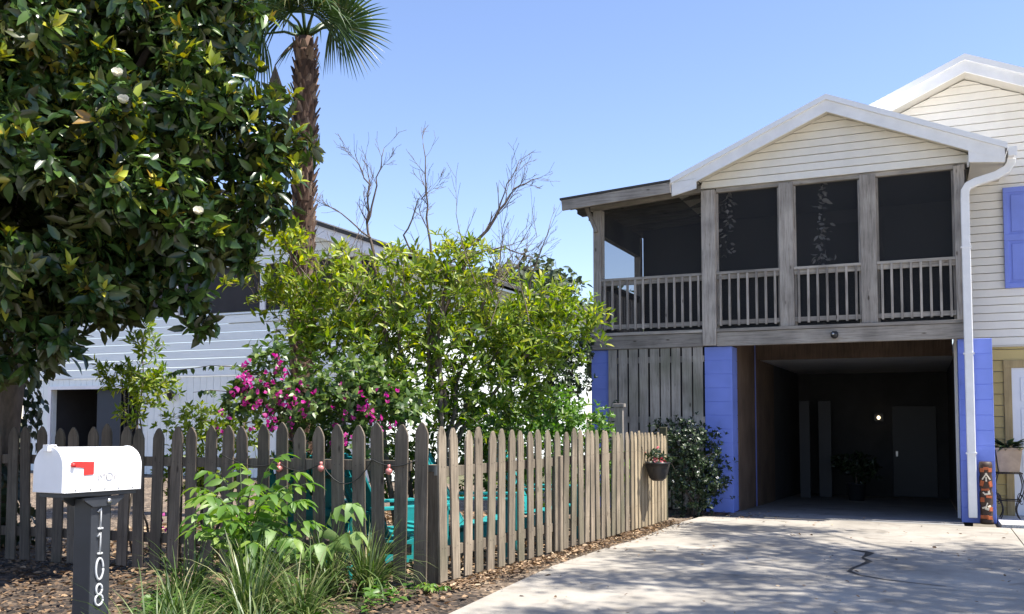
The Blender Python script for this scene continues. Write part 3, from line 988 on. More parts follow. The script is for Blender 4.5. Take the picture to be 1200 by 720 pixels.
for y in (13.30, 13.85, 14.4, 14.95, 15.5, 16.05):
    mb = MB()
    mb.prism([(-5.06, lz(-5.06) - 0.085), (-4.98, lz(-5) - 0.14), (-2.99, lz(-2.99) - 0.14), (-2.99, lz(-2.99) - 0.03), (-5.06, lz(-5.06) - 0.004)], 0.045, Matrix.Translation((0, y, 0)))
    mb.build('rafter', M['board_dark'], lean)
mb = MB()
mb.add([(-5.05, 13.23, lz(-5.05) - 0.003), (-2.99, 13.23, lz(-2.99) - 0.003), (-2.99, 16.2, lz(-2.99) - 0.003), (-5.05, 16.2, lz(-5.05) - 0.003)], [(3, 2, 1, 0)])
mb.build('roof_decking', M['porchdark'], lean)

# main house: upper gable, cream laps, yellow laps below, door, shutter
XM, SM = 0.60, 0.44
mb = MB()
lo = lambda z: max(-2.4, XM - (6.18 - z) / SM)
hi = lambda z: min(5.4, XM + (6.18 - z) / SM)
laps(mb, lambda z: max(lo(z), 0.56) if z < 4.95 else lo(z), hi, 2.38, 6.18, 14.40, 0.1125)
mb.build('upper_wall', M['cream'], house)
mb = MB()
laps(mb, const(0.815), const(0.99), 0.0, 2.36, 14.40, 0.155)
laps(mb, const(1.985), const(5.4), 0.0, 2.36, 14.40, 0.155)
laps(mb, const(0.99), const(1.985), 2.165, 2.36, 14.40, 0.155)
mb.build('lower_wall', M['yellow'], house)
mb = MB(); mb.box(0.60, 5.4, 14.372, 14.40, 2.352, 2.378); mb.build('wall_trim', M['soffit'], house)
mb = MB(); mb.box(0.57, 5.4, 14.44, 14.5, -0.1, 4.5); mb.box(5.3, 5.4, 14.5, 21.6, -0.1, 4.1); mb.build('wall_core', M['soffit'], house)
pitched('main_roof', M['roofwhite'], XM, 6.345, SM, -2.45, 5.8, 14.03, 23, 0.085, house)
pitched('fascia', M['white'], XM, 6.185, SM, -2.43, 5.75, 14.06, 14.10, 0.159, house)
pitched('soffit', M['soffit'], XM, 6.19, SM, -2.43, 5.75, 14.102, 22.9, 0.05, house)
mb = MB()
mb.box(0.99, 1.085, 14.355, 14.39, 0.035, 2.06)
mb.box(1.89, 1.985, 14.355, 14.39, 0.035, 2.06)
mb.box(0.99, 1.985, 14.352, 14.39, 2.06, 2.165)
mb.build('door_frame', M['tan'], house, bevel=0.004)
mb = MB()
mb.box(1.087, 1.888, 14.375, 14.40, 0.04, 2.058)
for xa, xb in ((1.19, 1.45), (1.52, 1.78)):
    for za, zb in ((0.2, 0.85), (0.98, 1.5), (1.6, 1.92)):
        mb.box(xa, xb, 14.366, 14.374, za, zb)
dr = mb.build('front_door', M['door'], house, bevel=0.004)
mb = MB(); mb.lathe([(0.012, 0), (0.012, 0.03), (0.028, 0.04), (0.03, 0.06), (0.015, 0.075)], 14)
k = mb.build('door_knob', M['steel'], dr, origin=(0, 0, 0)); k.parent = dr; k.location = Vector((1.15, 14.375, 1.0)) - WLOC[dr.name]; k.rotation_euler = (R(90), 0, 0)
mb = MB()
mb.box(1.04, 1.42, 14.345, 14.375, 3.16, 4.56)
for za, zb in ((3.16, 3.23), (3.815, 3.905), (4.49, 4.56)):
    mb.box(1.04, 1.42, 14.325, 14.3445, za, zb)
for xa in (1.04, 1.365):
    for za, zb in ((3.23, 3.815), (3.905, 4.49)):
        mb.box(xa, xa + 0.055, 14.325, 14.3445, za, zb)
for za, zb in ((3.27, 3.775), (3.945, 4.45)):
    mb.box(1.135, 1.325, 14.333, 14.3445, za, zb)
mb.build('shutter', M['blue'], house, bevel=0.004)
mb = MB()
for a in ((1.45, 2.40, 3.13, 3.2), (1.45, 2.40, 4.5, 4.58), (1.45, 1.52, 3.2, 4.5), (2.33, 2.40, 3.2, 4.5), (1.52, 2.33, 3.84, 3.88)):
    mb.box(a[0], a[1], 14.35, 14.38, a[2], a[3])
wn = mb.build('window', M['white'], house, bevel=0.003)
mb = MB(); mb.box(1.52, 2.33, 14.372, 14.378, 3.2, 4.5); mb.build('pane', M['black'], wn)

# carport inside
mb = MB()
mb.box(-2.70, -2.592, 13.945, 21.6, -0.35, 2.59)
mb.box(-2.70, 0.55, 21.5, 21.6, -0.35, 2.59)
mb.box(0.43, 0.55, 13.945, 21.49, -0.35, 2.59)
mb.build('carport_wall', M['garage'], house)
mb = MB()
for i in range(24):
    if i not in (10,):
        mb.box(-2.59, -2.555, 13.95 + i * 0.15, 14.093 + i * 0.15, -0.16, 2.585 if i < 12 else 2.345)
mb.build('wood_panelling', M['brown'], house, bevel=0.003)
mb = MB(); mb.box(-2.591, -2.560, 15.45, 15.596, -0.1, 2.58); mb.build('inner_pillar', M['block'], house)
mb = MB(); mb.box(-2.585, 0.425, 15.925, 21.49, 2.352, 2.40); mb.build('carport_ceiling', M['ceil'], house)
mb = MB(); mb.box(0.372, 0.428, 14.1, 14.22, 0.0, 2.58); mb.build('white_trim_strip', M['white'], house)
mb = MB(); mb.box(-0.66, 0.20, 21.43, 21.497, -0.30, 1.62)
gd = mb.build('carport_door', M['graydoor'], house, bevel=0.004)
mb = MB(); mb.box(-0.60, -0.56, 21.39, 21.43, 0.55, 0.66); mb.build('door_handle', M['steel'], gd)
for xa, xb, ya in ((-2.05, -1.80, 20.2), (-2.36, -2.16, 19.6)):
    mb = MB(); mb.box(xa, xb, ya, ya + 0.04, -0.27, 1.72); mb.build('folding_panel', M['graydoor'], house, bevel=0.004)
mb = MB(); mb.box(-1.02, -0.84, 21.44, 21.497, 1.30, 1.46)
lm = mb.build('wall_lamp', M['black'], house)
for dx in (0.0,):
    mb = MB(); mb.lathe([(0.012, -0.03), (0.032, -0.01), (0.034, 0.02), (0.015, 0.045)], 12, (-0.93 + dx, 21.40, 1.37)); mb.build('bulb', M['lamp'], lm)

cm = thing('security_camera', 'small black dome camera fixed to the grey beam over the carport', 'camera', (-1.13, 13.49, 2.52))
mb = MB(); mb.lathe([(0.03, 0.0), (0.05, -0.01), (0.052, -0.04), (0.046, -0.07), (0.02, -0.092)], 18, (-1.13, 13.43, 2.56)); mb.box(-1.16, -1.10, 13.44, 13.488, 2.53, 2.575)
cb = mb.build('housing', M['black'], cm)
mb = MB(); mb.lathe([(0.018, 0.0), (0.014, 0.006)], 12); l_ = mb.build('lens', M['steel'], cm, origin=(0, 0, 0)); l_.location = Vector((-1.145, 13.382, 2.53)) - WLOC[cm.name]; l_.rotation_euler = (R(90), 0, 0)

# ------------------------------------------------------------------ neighbour
nb = thing('neighbour_house', 'white siding house with a dark doorway beyond the grey picket fence', 'house', (-16.0, 17.0, 0))
mb = MB()
laps(mb, const(-21.65), const(-10.70), 2.40, 3.86, 17.0, 0.20, 0.028, 0.017)
mb.build('upper_wall', M['neigh'], nb)
mb = MB()
def panels(x0, x1, z0, z1):
    x = x0
    while x < x1 - 0.01:
        x2 = min(x + 0.205, x1)
        mb.box(x, x2 - 0.014, 16.985, 17.0, z0, z1)
        x = x2
    mb.box(x0, x1, 17.001, 17.12, z0, z1)
panels(-17.6, -10.70, 0, 2.36)
panels(-20.72, -17.6, 2.12, 2.36)
panels(-21.45, -20.72, 0, 2.36)
mb.build('lower_wall', M['neigh'], nb)
mb = MB()
mb.box(-21.75, -21.47, 16.95, 17.1, 0, 3.86); mb.box(-10.78, -10.62, 16.95, 17.1, 0, 4.9); mb.box(-20.84, -20.72, 16.94, 16.98, 0, 2.13); mb.box(-17.66, -17.55, 16.94, 16.98, 0, 2.13); mb.box(-20.84, -17.55, 16.935, 16.98, 2.10, 2.19); mb.box(-21.65, -10.70, 16.96, 16.985, 2.365, 2.395)
mb.build('trim', M['white'], nb)
mb = MB()
mb.box(-20.72, -17.66, 19.4, 19.5, 0, 2.4); mb.box(-20.8, -20.73, 17.13, 19.4, 0, 2.4); mb.box(-17.65, -17.58, 17.13, 19.4, 0, 2.4); mb.box(-20.8, -17.6, 17.13, 19.5, 2.2, 2.3)
mb.build('doorway_interior', M['dark'], nb)
mb = MB(); mb.box(-19.3, -18.45, 17.15, 17.2, 0.02, 2.08); mb.build('inner_door', M['navy'], nb)
for i in range(6):
    x = -18.36 + i * 0.13
    mb = MB(); mb.box(x, x + 0.025, 17.02, 17.045, 0.02, 2.1)
    mb.build('window_bar', M['black'], nb)
mb = MB(); mb.box(-21.6, -10.8, 17.04, 17.08, 3.87, 4.92); mb.build('porch_screen', M['dark'], nb)
for x in (-19.2, -16.6, -14.0, -11.4):
    mb = MB(); mb.box(x, x + 0.14, 16.96, 17.015, 3.865, 4.92)
    mb.build('porch_post', M['white'], nb)
mb = MB()
XN, SN, ZN = -16.0, 0.365, 6.90
laps(mb, lambda z: max(-21.6, XN - (ZN - z) / SN), lambda z: min(-10.7, XN + (ZN - z) / SN), 4.93, ZN, 17.0, 0.20, 0.028, 0.017)
mb.build('gable_wall', M['neigh'], nb)
mb = MB()
laps(mb, const(17.05), const(30), 0.0, 4.95, -10.66, 0.20, 0.016, face='+x')
mb.box(-10.86, -10.70, 17.1, 30, 0, 4.95)
mb.build('side_wall', M['neigh'], nb)
pitched('roof', M['roofing'], XN, ZN + 0.12, SN, -22.2, -9.95, 16.62, 31, 0.09, nb)
pitched('fascia', M['white'], XN, ZN - 0.14, SN, -22.15, -10.0, 16.66, 16.70, 0.258, nb)
pitched('soffit', M['white'], XN, ZN - 0.02, SN, -22.1, -10.05, 16.702, 30.9, 0.06, nb)
lt = thing('wall_lantern', 'small dark lantern on the white vertical panelling beside the doorway', 'lantern', (-16.55, 16.98, 1.9))
mb = MB(); mb.lathe([(0.02, -0.17), (0.05, -0.15), (0.085, 0.0), (0.10, 0.02), (0.02, 0.10)], 8, (-16.55, 16.84, 1.95)); mb.box(-16.58, -16.52, 16.86, 16.984, 1.93, 1.97); mb.build('lantern_body', M['black'], lt)

# ------------------------------------------------------------------ picket fences
def picket_mesh(wd, h, th, style, seed):
    r = random.Random(seed)
    mb = MB()
    hw = wd / 2
    sh = h - 0.085 - 0.015 * r.random()
    tip = h
    j = lambda a: a * (r.random() - 0.5)
    if style == 'round':
        pr_ = [(-hw, 0), (hw, 0), (hw + j(.004), sh), (hw * 0.80, sh + 0.035), (hw * 0.42, tip - 0.018), (hw * 0.12, tip), (-hw * 0.12, tip - j(.006)), (-hw * 0.42, tip - 0.018), (-hw * 0.80, sh + 0.035), (-hw, sh)]
    else:
        pr_ = [(-hw, 0), (hw, 0), (hw, h - 0.045), (hw * 0.35, tip), (-hw * 0.35, tip), (-hw, h - 0.045)]
    mb.prism(pr_, th, Matrix.Identity(4))
    return mb

def run_of_pickets(parent, m, a, b, n, wd, h0, h1, th=0.02, style='round', gap=0.035, tilt=1.9, seed=0, mod=0.003, skip=()):
    a, b = Vector((*a, 0)), Vector((*b, 0))
    u = (b - a).normalized()
    ang = math.atan2(u.y, u.x)
    protos = []
    r = random.Random(seed)
    for k in range(5):
        mb = picket_mesh(wd * (1 + 0.12 * (r.random() - 0.5)), 1.0, th, style, seed * 10 + k)
        me_o = None
        protos.append(mb)
    nail = (0.30, 0.97)
    for i in range(n):
        t = i / (n - 1)
        p = a + (b - a) * t
        h = h0 + (h1 - h0) * t + 0.042 * (r.random() - 0.5)
        mb = protos[r.randrange(5)]
        q = MB(); q.v = [(x, y, z * h) if z < 0.5 else (x, y, z - 1.0 + h) for x, y, z in mb.v]; q.f = list(mb.f); q.mi = list(mb.mi); q.sm = list(mb.sm); q.t = list(mb.t)
        for zz in nail:
            for xx in (-wd * .2, wd * .2):
                zn = zz - gap + 0.02 * (r.random() - .5)
                q.cur = 1; q.add([(xx + .0045 * math.cos(g), -0.0015, zn + .0045 * math.sin(g)) for g in np.linspace(0, 5.24, 6)], [(0, 1, 2, 3, 4, 5)], False)
        o = q.build('picket', [m, M['nail']], parent, origin=(0, 0, 0), bevel=mod)
        o.location = Vector((p.x + 0.006 * (r.random() - .5), p.y + 0.006 * (r.random() - .5), gap + 0.012 * r.random())) - WLOC[parent.name]
        o.rotation_euler = (R(tilt * (r.random() - .5)), R(tilt * 1.6 * (r.random() - .5)), ang + R(1.5 * (r.random() - .5)))

fl = thing('picket_fence', 'weathered grey picket fence running behind the mailbox and grasses in shade', 'fence', (-6.4, 6.3, 0))
FA, FB = (-9.385, 5.91), (-3.74, 6.528)
run_of_pickets(fl, M['fence_shaded'], FA, FB, 32, 0.112, 1.24, 1.28, seed=3)
ang = math.atan2(FB[1] - FA[1], FB[0] - FA[0])
nrm_l = Vector((-math.sin(ang), math.cos(ang), 0))
def fence_rail(parent, a, b, z, off, nv, m, name='rail', ht=0.085):
    mb = MB()
    a3 = Vector((*a, z)) + nv * off; b3 = Vector((*b, z)) + nv * off
    mb.beam(a3, b3, 0.038, ht)
    mb.build(name, m, parent, bevel=0.003)
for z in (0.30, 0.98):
    fence_rail(fl, FA, (FB[0] - 0.10, FB[1] - 0.01), z, 0.046, nrm_l, M['fence_shaded'])
def fence_post(parent, x, y, z, wd, m, name='fence_post'):
    mb = MB(); mb.box(-wd / 2, wd / 2, -wd / 2, wd / 2, -0.1, z)
    o = mb.build(name, m, parent, origin=(0, 0, 0), bevel=0.005)
    o.location = Vector((x, y, 0)) - WLOC[parent.name]
    o.rotation_euler = (0, 0, ang)
    return o
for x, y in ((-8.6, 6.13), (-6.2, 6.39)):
    fence_post(fl, x, y, 1.02, 0.095, M['fence_shaded'])

fr = thing('picket_fence', 'sunlit picket fence of narrow pale pickets running along the driveway edge', 'fence', (-3.4, 8.5, 0))
GA, GB = (-3.575, 6.64), (-3.205, 10.46)
d_r = Vector((GB[0] - GA[0], GB[1] - GA[1], 0)).normalized()
nrm_r = Vector((-d_r.y, d_r.x, 0))
def lerp2(a, b, t):
    return (a[0] + (b[0] - a[0]) * t, a[1] + (b[1] - a[1]) * t)
cut = 2.58 / 3.84
run_of_pickets(fr, M['fence'], GA, lerp2(GA, GB, cut), 15, 0.108, 1.235, 1.195, seed=5, gap=0.04)
run_of_pickets(fr, M['fence'], lerp2(GA, GB, cut + 0.038), GB, 9, 0.098, 1.19, 1.155, seed=6, gap=0.04)
for z in (0.28, 0.93):
    fence_rail(fr, GA, GB, z, 0.046, nrm_r, M['fence'])
cp = fence_post(fr, -3.70, 6.72, 0.985, 0.11, M['fence'])
mb = MB(); mb.box(-0.045, 0.045, -0.068, -0.0555, 0.93, 0.985); mb.box(0.012, 0.05, -0.075, -0.068, 0.90, 0.97)
b_ = mb.build('hinge', M['steel'], cp, origin=(0, 0, 0)); b_.location = (0, 0, 0)
fence_post(fr, -3.40, 8.70, 0.99, 0.095, M['fence'])
fence_post(fr, -3.30, 10.40, 0.99, 0.095, M['fence'])

gt = thing('garden_gate', 'newer pale wooden picket gate at the end of the fence beside the bush', 'gate', (-3.13, 11.2, 0))
HA, HB = (-3.185, 10.60), (-3.085, 11.72)
run_of_pickets(gt, M['gate'], HA, HB, 11, 0.082, 1.165, 1.115, style='round', seed=9, tilt=0.3, gap=0.04)
d_g = Vector((HB[0] - HA[0], HB[1] - HA[1], 0)).normalized()
nrm_g = Vector((-d_g.y, d_g.x, 0))
for z in (0.28, 0.93):
    fence_rail(gt, HA, HB, z, 0.044, nrm_g, M['gate'])
fence_post(gt, -3.16, 11.92, 1.25, 0.09, M['moss'], 'gate_post')
gp_ = fence_post(gt, -3.42, 10.85, 1.50, 0.085, M['gray_v'], 'gate_post')
mb = MB(); mb.box(-0.065, 0.065, -0.065, 0.065, 1.502, 1.545); b_ = mb.build('post_cap', M['gray_v'], gp_, origin=(0, 0, 0), bevel=0.004); b_.location = (0, 0, 0)

# hanging planter on the gate
pt = thing('hanging_planter', 'black half-round planter of red flowers hung on the pale gate', 'planter', (-3.02, 10.98, 0.72))
prof = [(0.06, -0.13), (0.10, -0.10), (0.135, 0.0), (0.15, 0.075), (0.158, 0.075), (0.158, 0.095), (0.135, 0.095), (0.13, 0.06)]
mb = MB(); mb.lathe(prof, 20, (-2.985, 10.98, 0.74)); mb.build('pot', M['black'], pt)
mb = MB(); mb.tube([(-3.135, 10.88, 0.80), (-3.15, 10.88, 1.02), (-3.17, 10.88, 1.03)], 0.004); mb.tube([(-3.135, 11.08, 0.80), (-3.15, 11.08, 1.02), (-3.17, 11.08, 1.03)], 0.004); mb.build('hook', M['iron'], pt)
P, D = blob_points([(-2.985, 10.98, 0.90, 0.15, 0.6), (-2.93, 11.12, 0.84, 0.09), (-2.98, 10.86, 0.90, 0.08)], 110, 0.3)
p_, d_, n_, l_, i_ = whorls(P, D, 4, 0.035, 0.06, 0.4, 1.2)
leaves('foliage', M['dkleaf'], pt, leaf_template(0.1, 0.1), p_, d_, n_, l_, l_ * 0.6, nrs.uniform(0, 1, len(p_)))
Pf, Df = P[::4], D[::4]
p_, d_, n_, l_, i_ = whorls(Pf + Df * 0.02, Df, 5, 0.022, 0.034, 0.7, 1.2)
leaves('blossoms', M['flower'], pt, leaf_template(0.1, 0.1), p_, d_, n_, l_, l_ * 0.9, nrs.uniform(0, 1, len(p_)))

# string of lights on the shaded fence
sl = thing('string_lights', 'dark wire with small pink bulbs draped along the grey pickets', 'string lights', (-4.7, 6.3, 0.95))
mb = MB()
pts = []
hang = [(-5.6, 1.06), (-5.02, 0.99), (-4.62, 1.0), (-4.15, 1.03), (-3.76, 1.03)]
def on_fence(x, off=-0.03):
    t = (x - FA[0]) / (FB[0] - FA[0])
    y = FA[1] + (FB[1] - FA[1]) * t
    return y + off
for (xa, za), (xb, zb), sag in zip(hang, hang[1:], (0.06, 0.07, 0.19, 0.05)):
    for k in range(9):
        t = k / 8
        x = xa + (xb - xa) * t
        pts.append((x, on_fence(x), za + (zb - za) * t - sag * 4 * t * (1 - t)))
mb.tube(pts, 0.0045, 5); mb.build('wire', M['wire'], sl)
for x, z in ((-5.02, 0.975), (-4.62, 0.985), (-4.0, 0.97)):
    mb = MB(); mb.lathe([(0.012, 0.05), (0.014, 0.03), (0.012, 0.022)][::-1], 10, (x, on_fence(x), z - 0.03)); mb.lathe([(0.006, -0.035), (0.026, -0.018), (0.030, 0.0), (0.022, 0.016), (0.012, 0.021)], 12, (x, on_fence(x), z - 0.03))
    mb.build('bulb', M['bulb'], sl)

# ------------------------------------------------------------------ mailbox
mx = thing('mailbox', 'white domed mailbox with red flag on a dark slate post numbered 1108', 'mailbox', (-3.965, 3.515, 0))
tilt = Matrix.Translation((-3.96, 3.23, 1.0)) @ Matrix.Rotation(R(-1.2), 4, 'X')
hw, hs = 0.10, 0.125
arch = [(-hw, 0.0), (hw, 0.0), (hw, hs)]
for k in range(1, 14):
    g = math.pi * k / 14
    arch.append((hw * math.cos(g), hs + hw * 1.02 * math.sin(g)))
arch.append((-hw, hs))
mb = MB()
na = len(arch)
vs = [tilt @ Vector((x, 0.012, z)) for x, z in arch] + [tilt @ Vector((x, 0.5, z)) for x, z in arch]
mb.add(vs, [tuple(range(na)), tuple(reversed(range(na, 2 * na)))], False)
b0 = len(mb.v) - 2 * na
for i in range(na):
    j = (i + 1) % na
    mb.f.append([j + b0, i + b0, i + na + b0, j + na + b0]); mb.mi.append(0); mb.sm.append(2 <= i <= na - 2)
for yy in (0.03, 0.49):   # rolled ribs
    ring = [tilt @ Vector((x * 1.012, yy, z * 1.01 - 0.001)) for x, z in arch[1:] + arch[:1]]
    mb.tube(ring, 0.0035, 6)
mb.build('mailbox_body', M['mailbox'], mx, bevel=0.0015)
mb = MB()
mb.prism([(x * 1.03, z * 1.015 + 0.001) for x, z in arch], 0.012, tilt @ Matrix.Translation((0, -0.001, 0)))
dd = mb.build('mailbox_door', M['mailbox'], mx, bevel=0.003)
mb = MB(); mb.box(-0.018, 0.018, -0.022, -0.002, 0.205, 0.238, tilt); mb.box(-0.018, 0.018, -0.022, 0.03, 0.232, 0.238, tilt)
mb.build('door_tab', M['mailbox'], dd, bevel=0.002)
mb = MB()
F = tilt @ Matrix.Translation((0.104, 0, 0))
fpoly = [(0.045, 0.148), (0.052, 0.128), (0.10, 0.125), (0.125, 0.122), (0.125, 0.085), (0.185, 0.088), (0.185, 0.152), (0.06, 0.156)]
mb.prism([(y, z) for y, z in fpoly], 0.003, F @ Matrix.Rotation(R(90), 4, 'Z'))
fg = mb.build('flag', M['red'], mx, bevel=0.001)
mb = MB(); mb.tube([tilt @ Vector((0.1, 0.056, 0.138)), tilt @ Vector((0.115, 0.056, 0.138))], 0.011, 12)
mb.build('flag_pivot', M['red'], fg)
mb = MB()
for yy in (0.08, 0.17, 0.26, 0.35, 0.44):
    mb.tube([tilt @ Vector((0.098, yy, 0.014)), tilt @ Vector((0.1035, yy, 0.014))], 0.0045, 8)
mb.build('rivet', M['steel'], mx)
mb = MB()
mb.box(-0.078, 0.078, 0.02, 0.49, -0.024, -0.002, tilt)
mb.build('mounting_board', M['post'], mx, bevel=0.003)
PX0, PX1, PY0, PY1 = -4.03, -3.905, 3.45, 3.575
mb = MB()
mb.box(PX0, PX1, PY0, PY1, -0.1, 0.955)
po = mb.build('post', M['post'], mx, bevel=0.006)
for x0, x1 in ((PX0 - 0.022, PX0 - 0.002), (PX1 + 0.002, PX1 + 0.022)):
    q = [(-0.125, 0.965), (-0.125, 0.95), (-0.07, 0.915), (0.07, 0.915), (0.125, 0.95), (0.125, 0.965)]
    T = Matrix.Translation((x1, 3.5125, 0)) @ Matrix.Rotation(R(90), 4, 'Z')
    mb = MB(); mb.prism(q, x1 - x0, T)
    mb.build('bracket', M['post'], mx, bevel=0.002)
mb = MB(); mb.tube([(PX1 + 0.022, 3.54, 0.94), (PX1 + 0.03, 3.54, 0.94)], 0.014, 8); mb.build('bolt', M['steel'], mx)

def text_part(body, size, m, parent, loc, rot, depth=0.003, name='numeral', sx=1.0, thin=0.012):
    cu = bpy.data.curves.new('lettering', 'FONT')
    cu.body = body
    cu.size = size
    cu.extrude = depth
    cu.offset = -size * thin
    cu.align_x = 'CENTER'
    o = bpy.data.objects.new('lettering', cu)
    COL.objects.link(o)
    bpy.context.view_layer.update()
    dg = bpy.context.evaluated_depsgraph_get()
    me = bpy.data.meshes.new_from_object(o.evaluated_get(dg))
    bpy.data.objects.remove(o)
    me.materials.clear(); me.materials.append(m)
    for p in me.polygons: p.material_index = 0
    ob = bpy.data.objects.new(name, me)
    COL.objects.link(ob)
    ob.parent = parent
    ob.location = Vector(loc) - WLOC[parent.name]
    ob.rotation_euler = rot
    ob.scale = (sx, 1, 1)
    WLOC[ob.name] = Vector(loc)
    return ob
def numeral(ch, y, z, h):
    """house number bent from flat strip: strokes in the y-z plane on the post's side"""
    x = PX1 + 0.004
    mb = MB()
    P_ = lambda u, v: (x, y + u * h, z + v * h)
    if ch == '1':
        strokes = [[P_(-.16, .80), P_(0.0, 1.0), P_(0.0, 0.0)], [P_(-.14, 0.0), P_(.14, 0.0)]]
    elif ch == '0':
        strokes = [[P_(.21 * math.cos(g), .5 + .5 * math.sin(g)) for g in np.linspace(0, 2 * math.pi, 25)]]
    else:
        strokes = [[P_(.17 * math.cos(g), .755 + .245 * math.sin(g)) for g in np.linspace(0, 2 * math.pi, 21)],
                   [P_(.22 * math.cos(g), .255 + .255 * math.sin(g)) for g in np.linspace(0, 2 * math.pi, 23)]]
    for st_ in strokes:
        mb.tube(st_, 0.0062, 6)
    mb.build('numeral', M['silver'], mx)
for ch, z in zip('1108', (0.800, 0.672, 0.540, 0.408)):
    numeral(ch, 3.505, z, 0.108)
text_part('MOr', 0.062, M['faded'], mx, Vector((-3.856, 3.505, 1.052)), (R(90) - R(1.2) * 0, R(1.2), R(90)), depth=0.0006, name='faded_letters', thin=0.0)

# ------------------------------------------------------------------ tiki post, plant stand, carport plant
tk = thing('tiki_post', 'carved brown tiki post with orange and cream patterns against the blue pillar', 'carved post', (0.69, 13.43, 0))
tx, ty = 0.69, 13.43
mb = MB()
mb.lathe([(0.075, 0.0), (0.082, 0.02), (0.078, 0.06), (0.070, 0.09), (0.076, 0.20), (0.070, 0.235), (0.078, 0.27), (0.078, 0.40), (0.069, 0.44), (0.077, 0.48), (0.077, 0.60), (0.069, 0.64), (0.077, 0.67), (0.080, 0.75), (0.072, 0.80)], 18, (tx, ty, 0.005))
body = mb.build('carved_body', M['carved'], tk)
def relief(m, name, items):
    for a, z, wd, ht, rot in items:      # angle round the post, height, width, height, twist
        T = Matrix.Translation((tx, ty, z)) @ Matrix.Rotation(R(a), 4, 'Z') @ Matrix.Translation((0, -0.078, 0)) @ Matrix.Rotation(R(rot), 4, 'Y')
        mb = MB(); mb.box(-wd / 2, wd / 2, -0.008, 0.012, -ht / 2, ht / 2, T)
        mb.build(name, m, tk, bevel=0.002)
relief(M['orange'], 'orange_carving', [(-35, .70, .05, .05, 0), (0, .72, .06, .035, 0), (35, .70, .05, .05, 0), (-40, .53, .045, .07, 15), (38, .52, .045, .07, -15), (-10, .45, .09, .025, 0), (-38, .32, .05, .06, 0), (20, .36, .07, .03, 10), (36, .20, .05, .05, 0), (-20, .10, .10, .045, 0), (25, .09, .06, .045, 0)])
relief(M['ivory'], 'cream_carving', [(-14, .62, .016, .10, 32), (14, .62, .016, .10, -32), (0, .585, .016, .06, 0), (-16, .40, .05, .018, 35), (6, .395, .07, .02, -8), (18, .42, .02, .05, 0), (-22, .22, .05, .022, -20), (2, .205, .05, .03, 18), (22, .235, .04, .022, -25), (0, .255, .014, .06, 20)])

ps = thing('plant_stand', 'black wrought iron stand with a tan planter beside the white door', 'plant stand', (0.98, 13.95, 0.035))
sx_, sy_ = 0.99, 13.95
for dx, dy in ((-.13, -.13), (.13, -.13), (.13, .13), (-.13, .13)):
    mb = MB()
    q = []
    for k in range(16):
        t = k / 15
        z = 0.04 + 0.60 * t
        out = 1.0 + 0.45 * math.sin(math.pi * (1 - t) * 1.9) * (1 - t * 0.5)
        q.append((sx_ + dx * out, sy_ + dy * out, z))
    mb.tube(q, 0.008, 6)
    mb.tube([(sx_ + dx * (1 + .2 * math.cos(g)), sy_ + dy * (1 + .2 * math.cos(g)), 0.30 + 0.06 * math.sin(g)) for g in np.linspace(0, 5.2, 14)], 0.006, 6)
    mb.build('stand_leg', M['iron'], ps)
mb = MB()
for z, s_ in ((0.64, 0.15), (0.28, 0.13)):
    mb.tube([(sx_ - s_, sy_ - s_, z), (sx_ + s_, sy_ - s_, z), (sx_ + s_, sy_ + s_, z), (sx_ - s_, sy_ + s_, z), (sx_ - s_, sy_ - s_, z)], 0.008, 6)
for k in range(5):
    x = sx_ - .12 + .06 * k
    mb.tube([(x, sy_ - .15, 0.645), (x, sy_ + .15, 0.645)], 0.005, 5)
mb.build('stand_frame', M['iron'], ps)
pl = thing('planter', 'tan square planter with dark leafy plant on the iron stand', 'planter', (sx_, sy_, 0.655))
mb = MB()
vs, fs = [], []
for z, s_ in ((0.656, 0.12), (0.95, 0.155), (0.95, 0.165), (0.975, 0.165), (0.975, 0.14), (0.93, 0.135)):
    for a, b in ((-1, -1), (1, -1), (1, 1), (-1, 1)):
        vs.append((sx_ + a * s_, sy_ + b * s_, z))
for i in range(5):
    for k in range(4):
        fs.append((i * 4 + k, i * 4 + (k + 1) % 4, (i + 1) * 4 + (k + 1) % 4, (i + 1) * 4 + k))
fs += [(3, 2, 1, 0), (20, 21, 22, 23)]
mb.add(vs, fs, False)
mb.build('pot', M['clay'], pl, bevel=0.004)
k = 46
a = nrs.uniform(0, 6.28, k)
d = np.stack([np.cos(a), np.sin(a), nrs.uniform(0.1, 1.0, k)], 1)
leaves('foliage', M['dkleaf'], pl, leaf_template(0.12, 0.3, 'lance'), np.tile([sx_, sy_, 0.95], (k, 1)) + d * 0.05, d, np.array([0, 0, 1.0]) + d * 0.2, nrs.uniform(0.14, 0.27, k), 0.055, nrs.uniform(0, 0.8, k))

pp = thing('potted_plant', 'dark leafy plant in a pale bucket on the floor inside the carport', 'potted plant', (-1.25, 19.0, -0.22))
mb = MB(); mb.lathe([(0.14, 0), (0.17, 0.32), (0.18, 0.32), (0.18, 0.34), (0.155, 0.34), (0.15, 0.30)], 18, (-1.25, 19.0, -0.222)); mb.build('bucket', M['graydoor'], pp)
P, D = blob_points([(-1.25, 19.0, 0.45, 0.32), (-1.5, 19.0, 0.5, 0.2), (-1.0, 19.05, 0.4, 0.22)], 60, 0.4)
mb = MB(); branch_to(mb, [([(-1.25, 19.0, 0.08), (-1.25, 19.0, 0.3), (-1.22, 19.0, 0.45)], [0.02, 0.015, 0.01])], pull(P, 30)); mb.build('stem', M['bark'], pp)
p_, d_, n_, l_, i_ = whorls(P, D, 4, 0.07, 0.12, 0.4, 1.2)
leaves('foliage', M['dkleaf'], pp, leaf_template(), p_, d_, n_, l_, l_ * 0.5, nrs.uniform(0, .8, len(p_)))

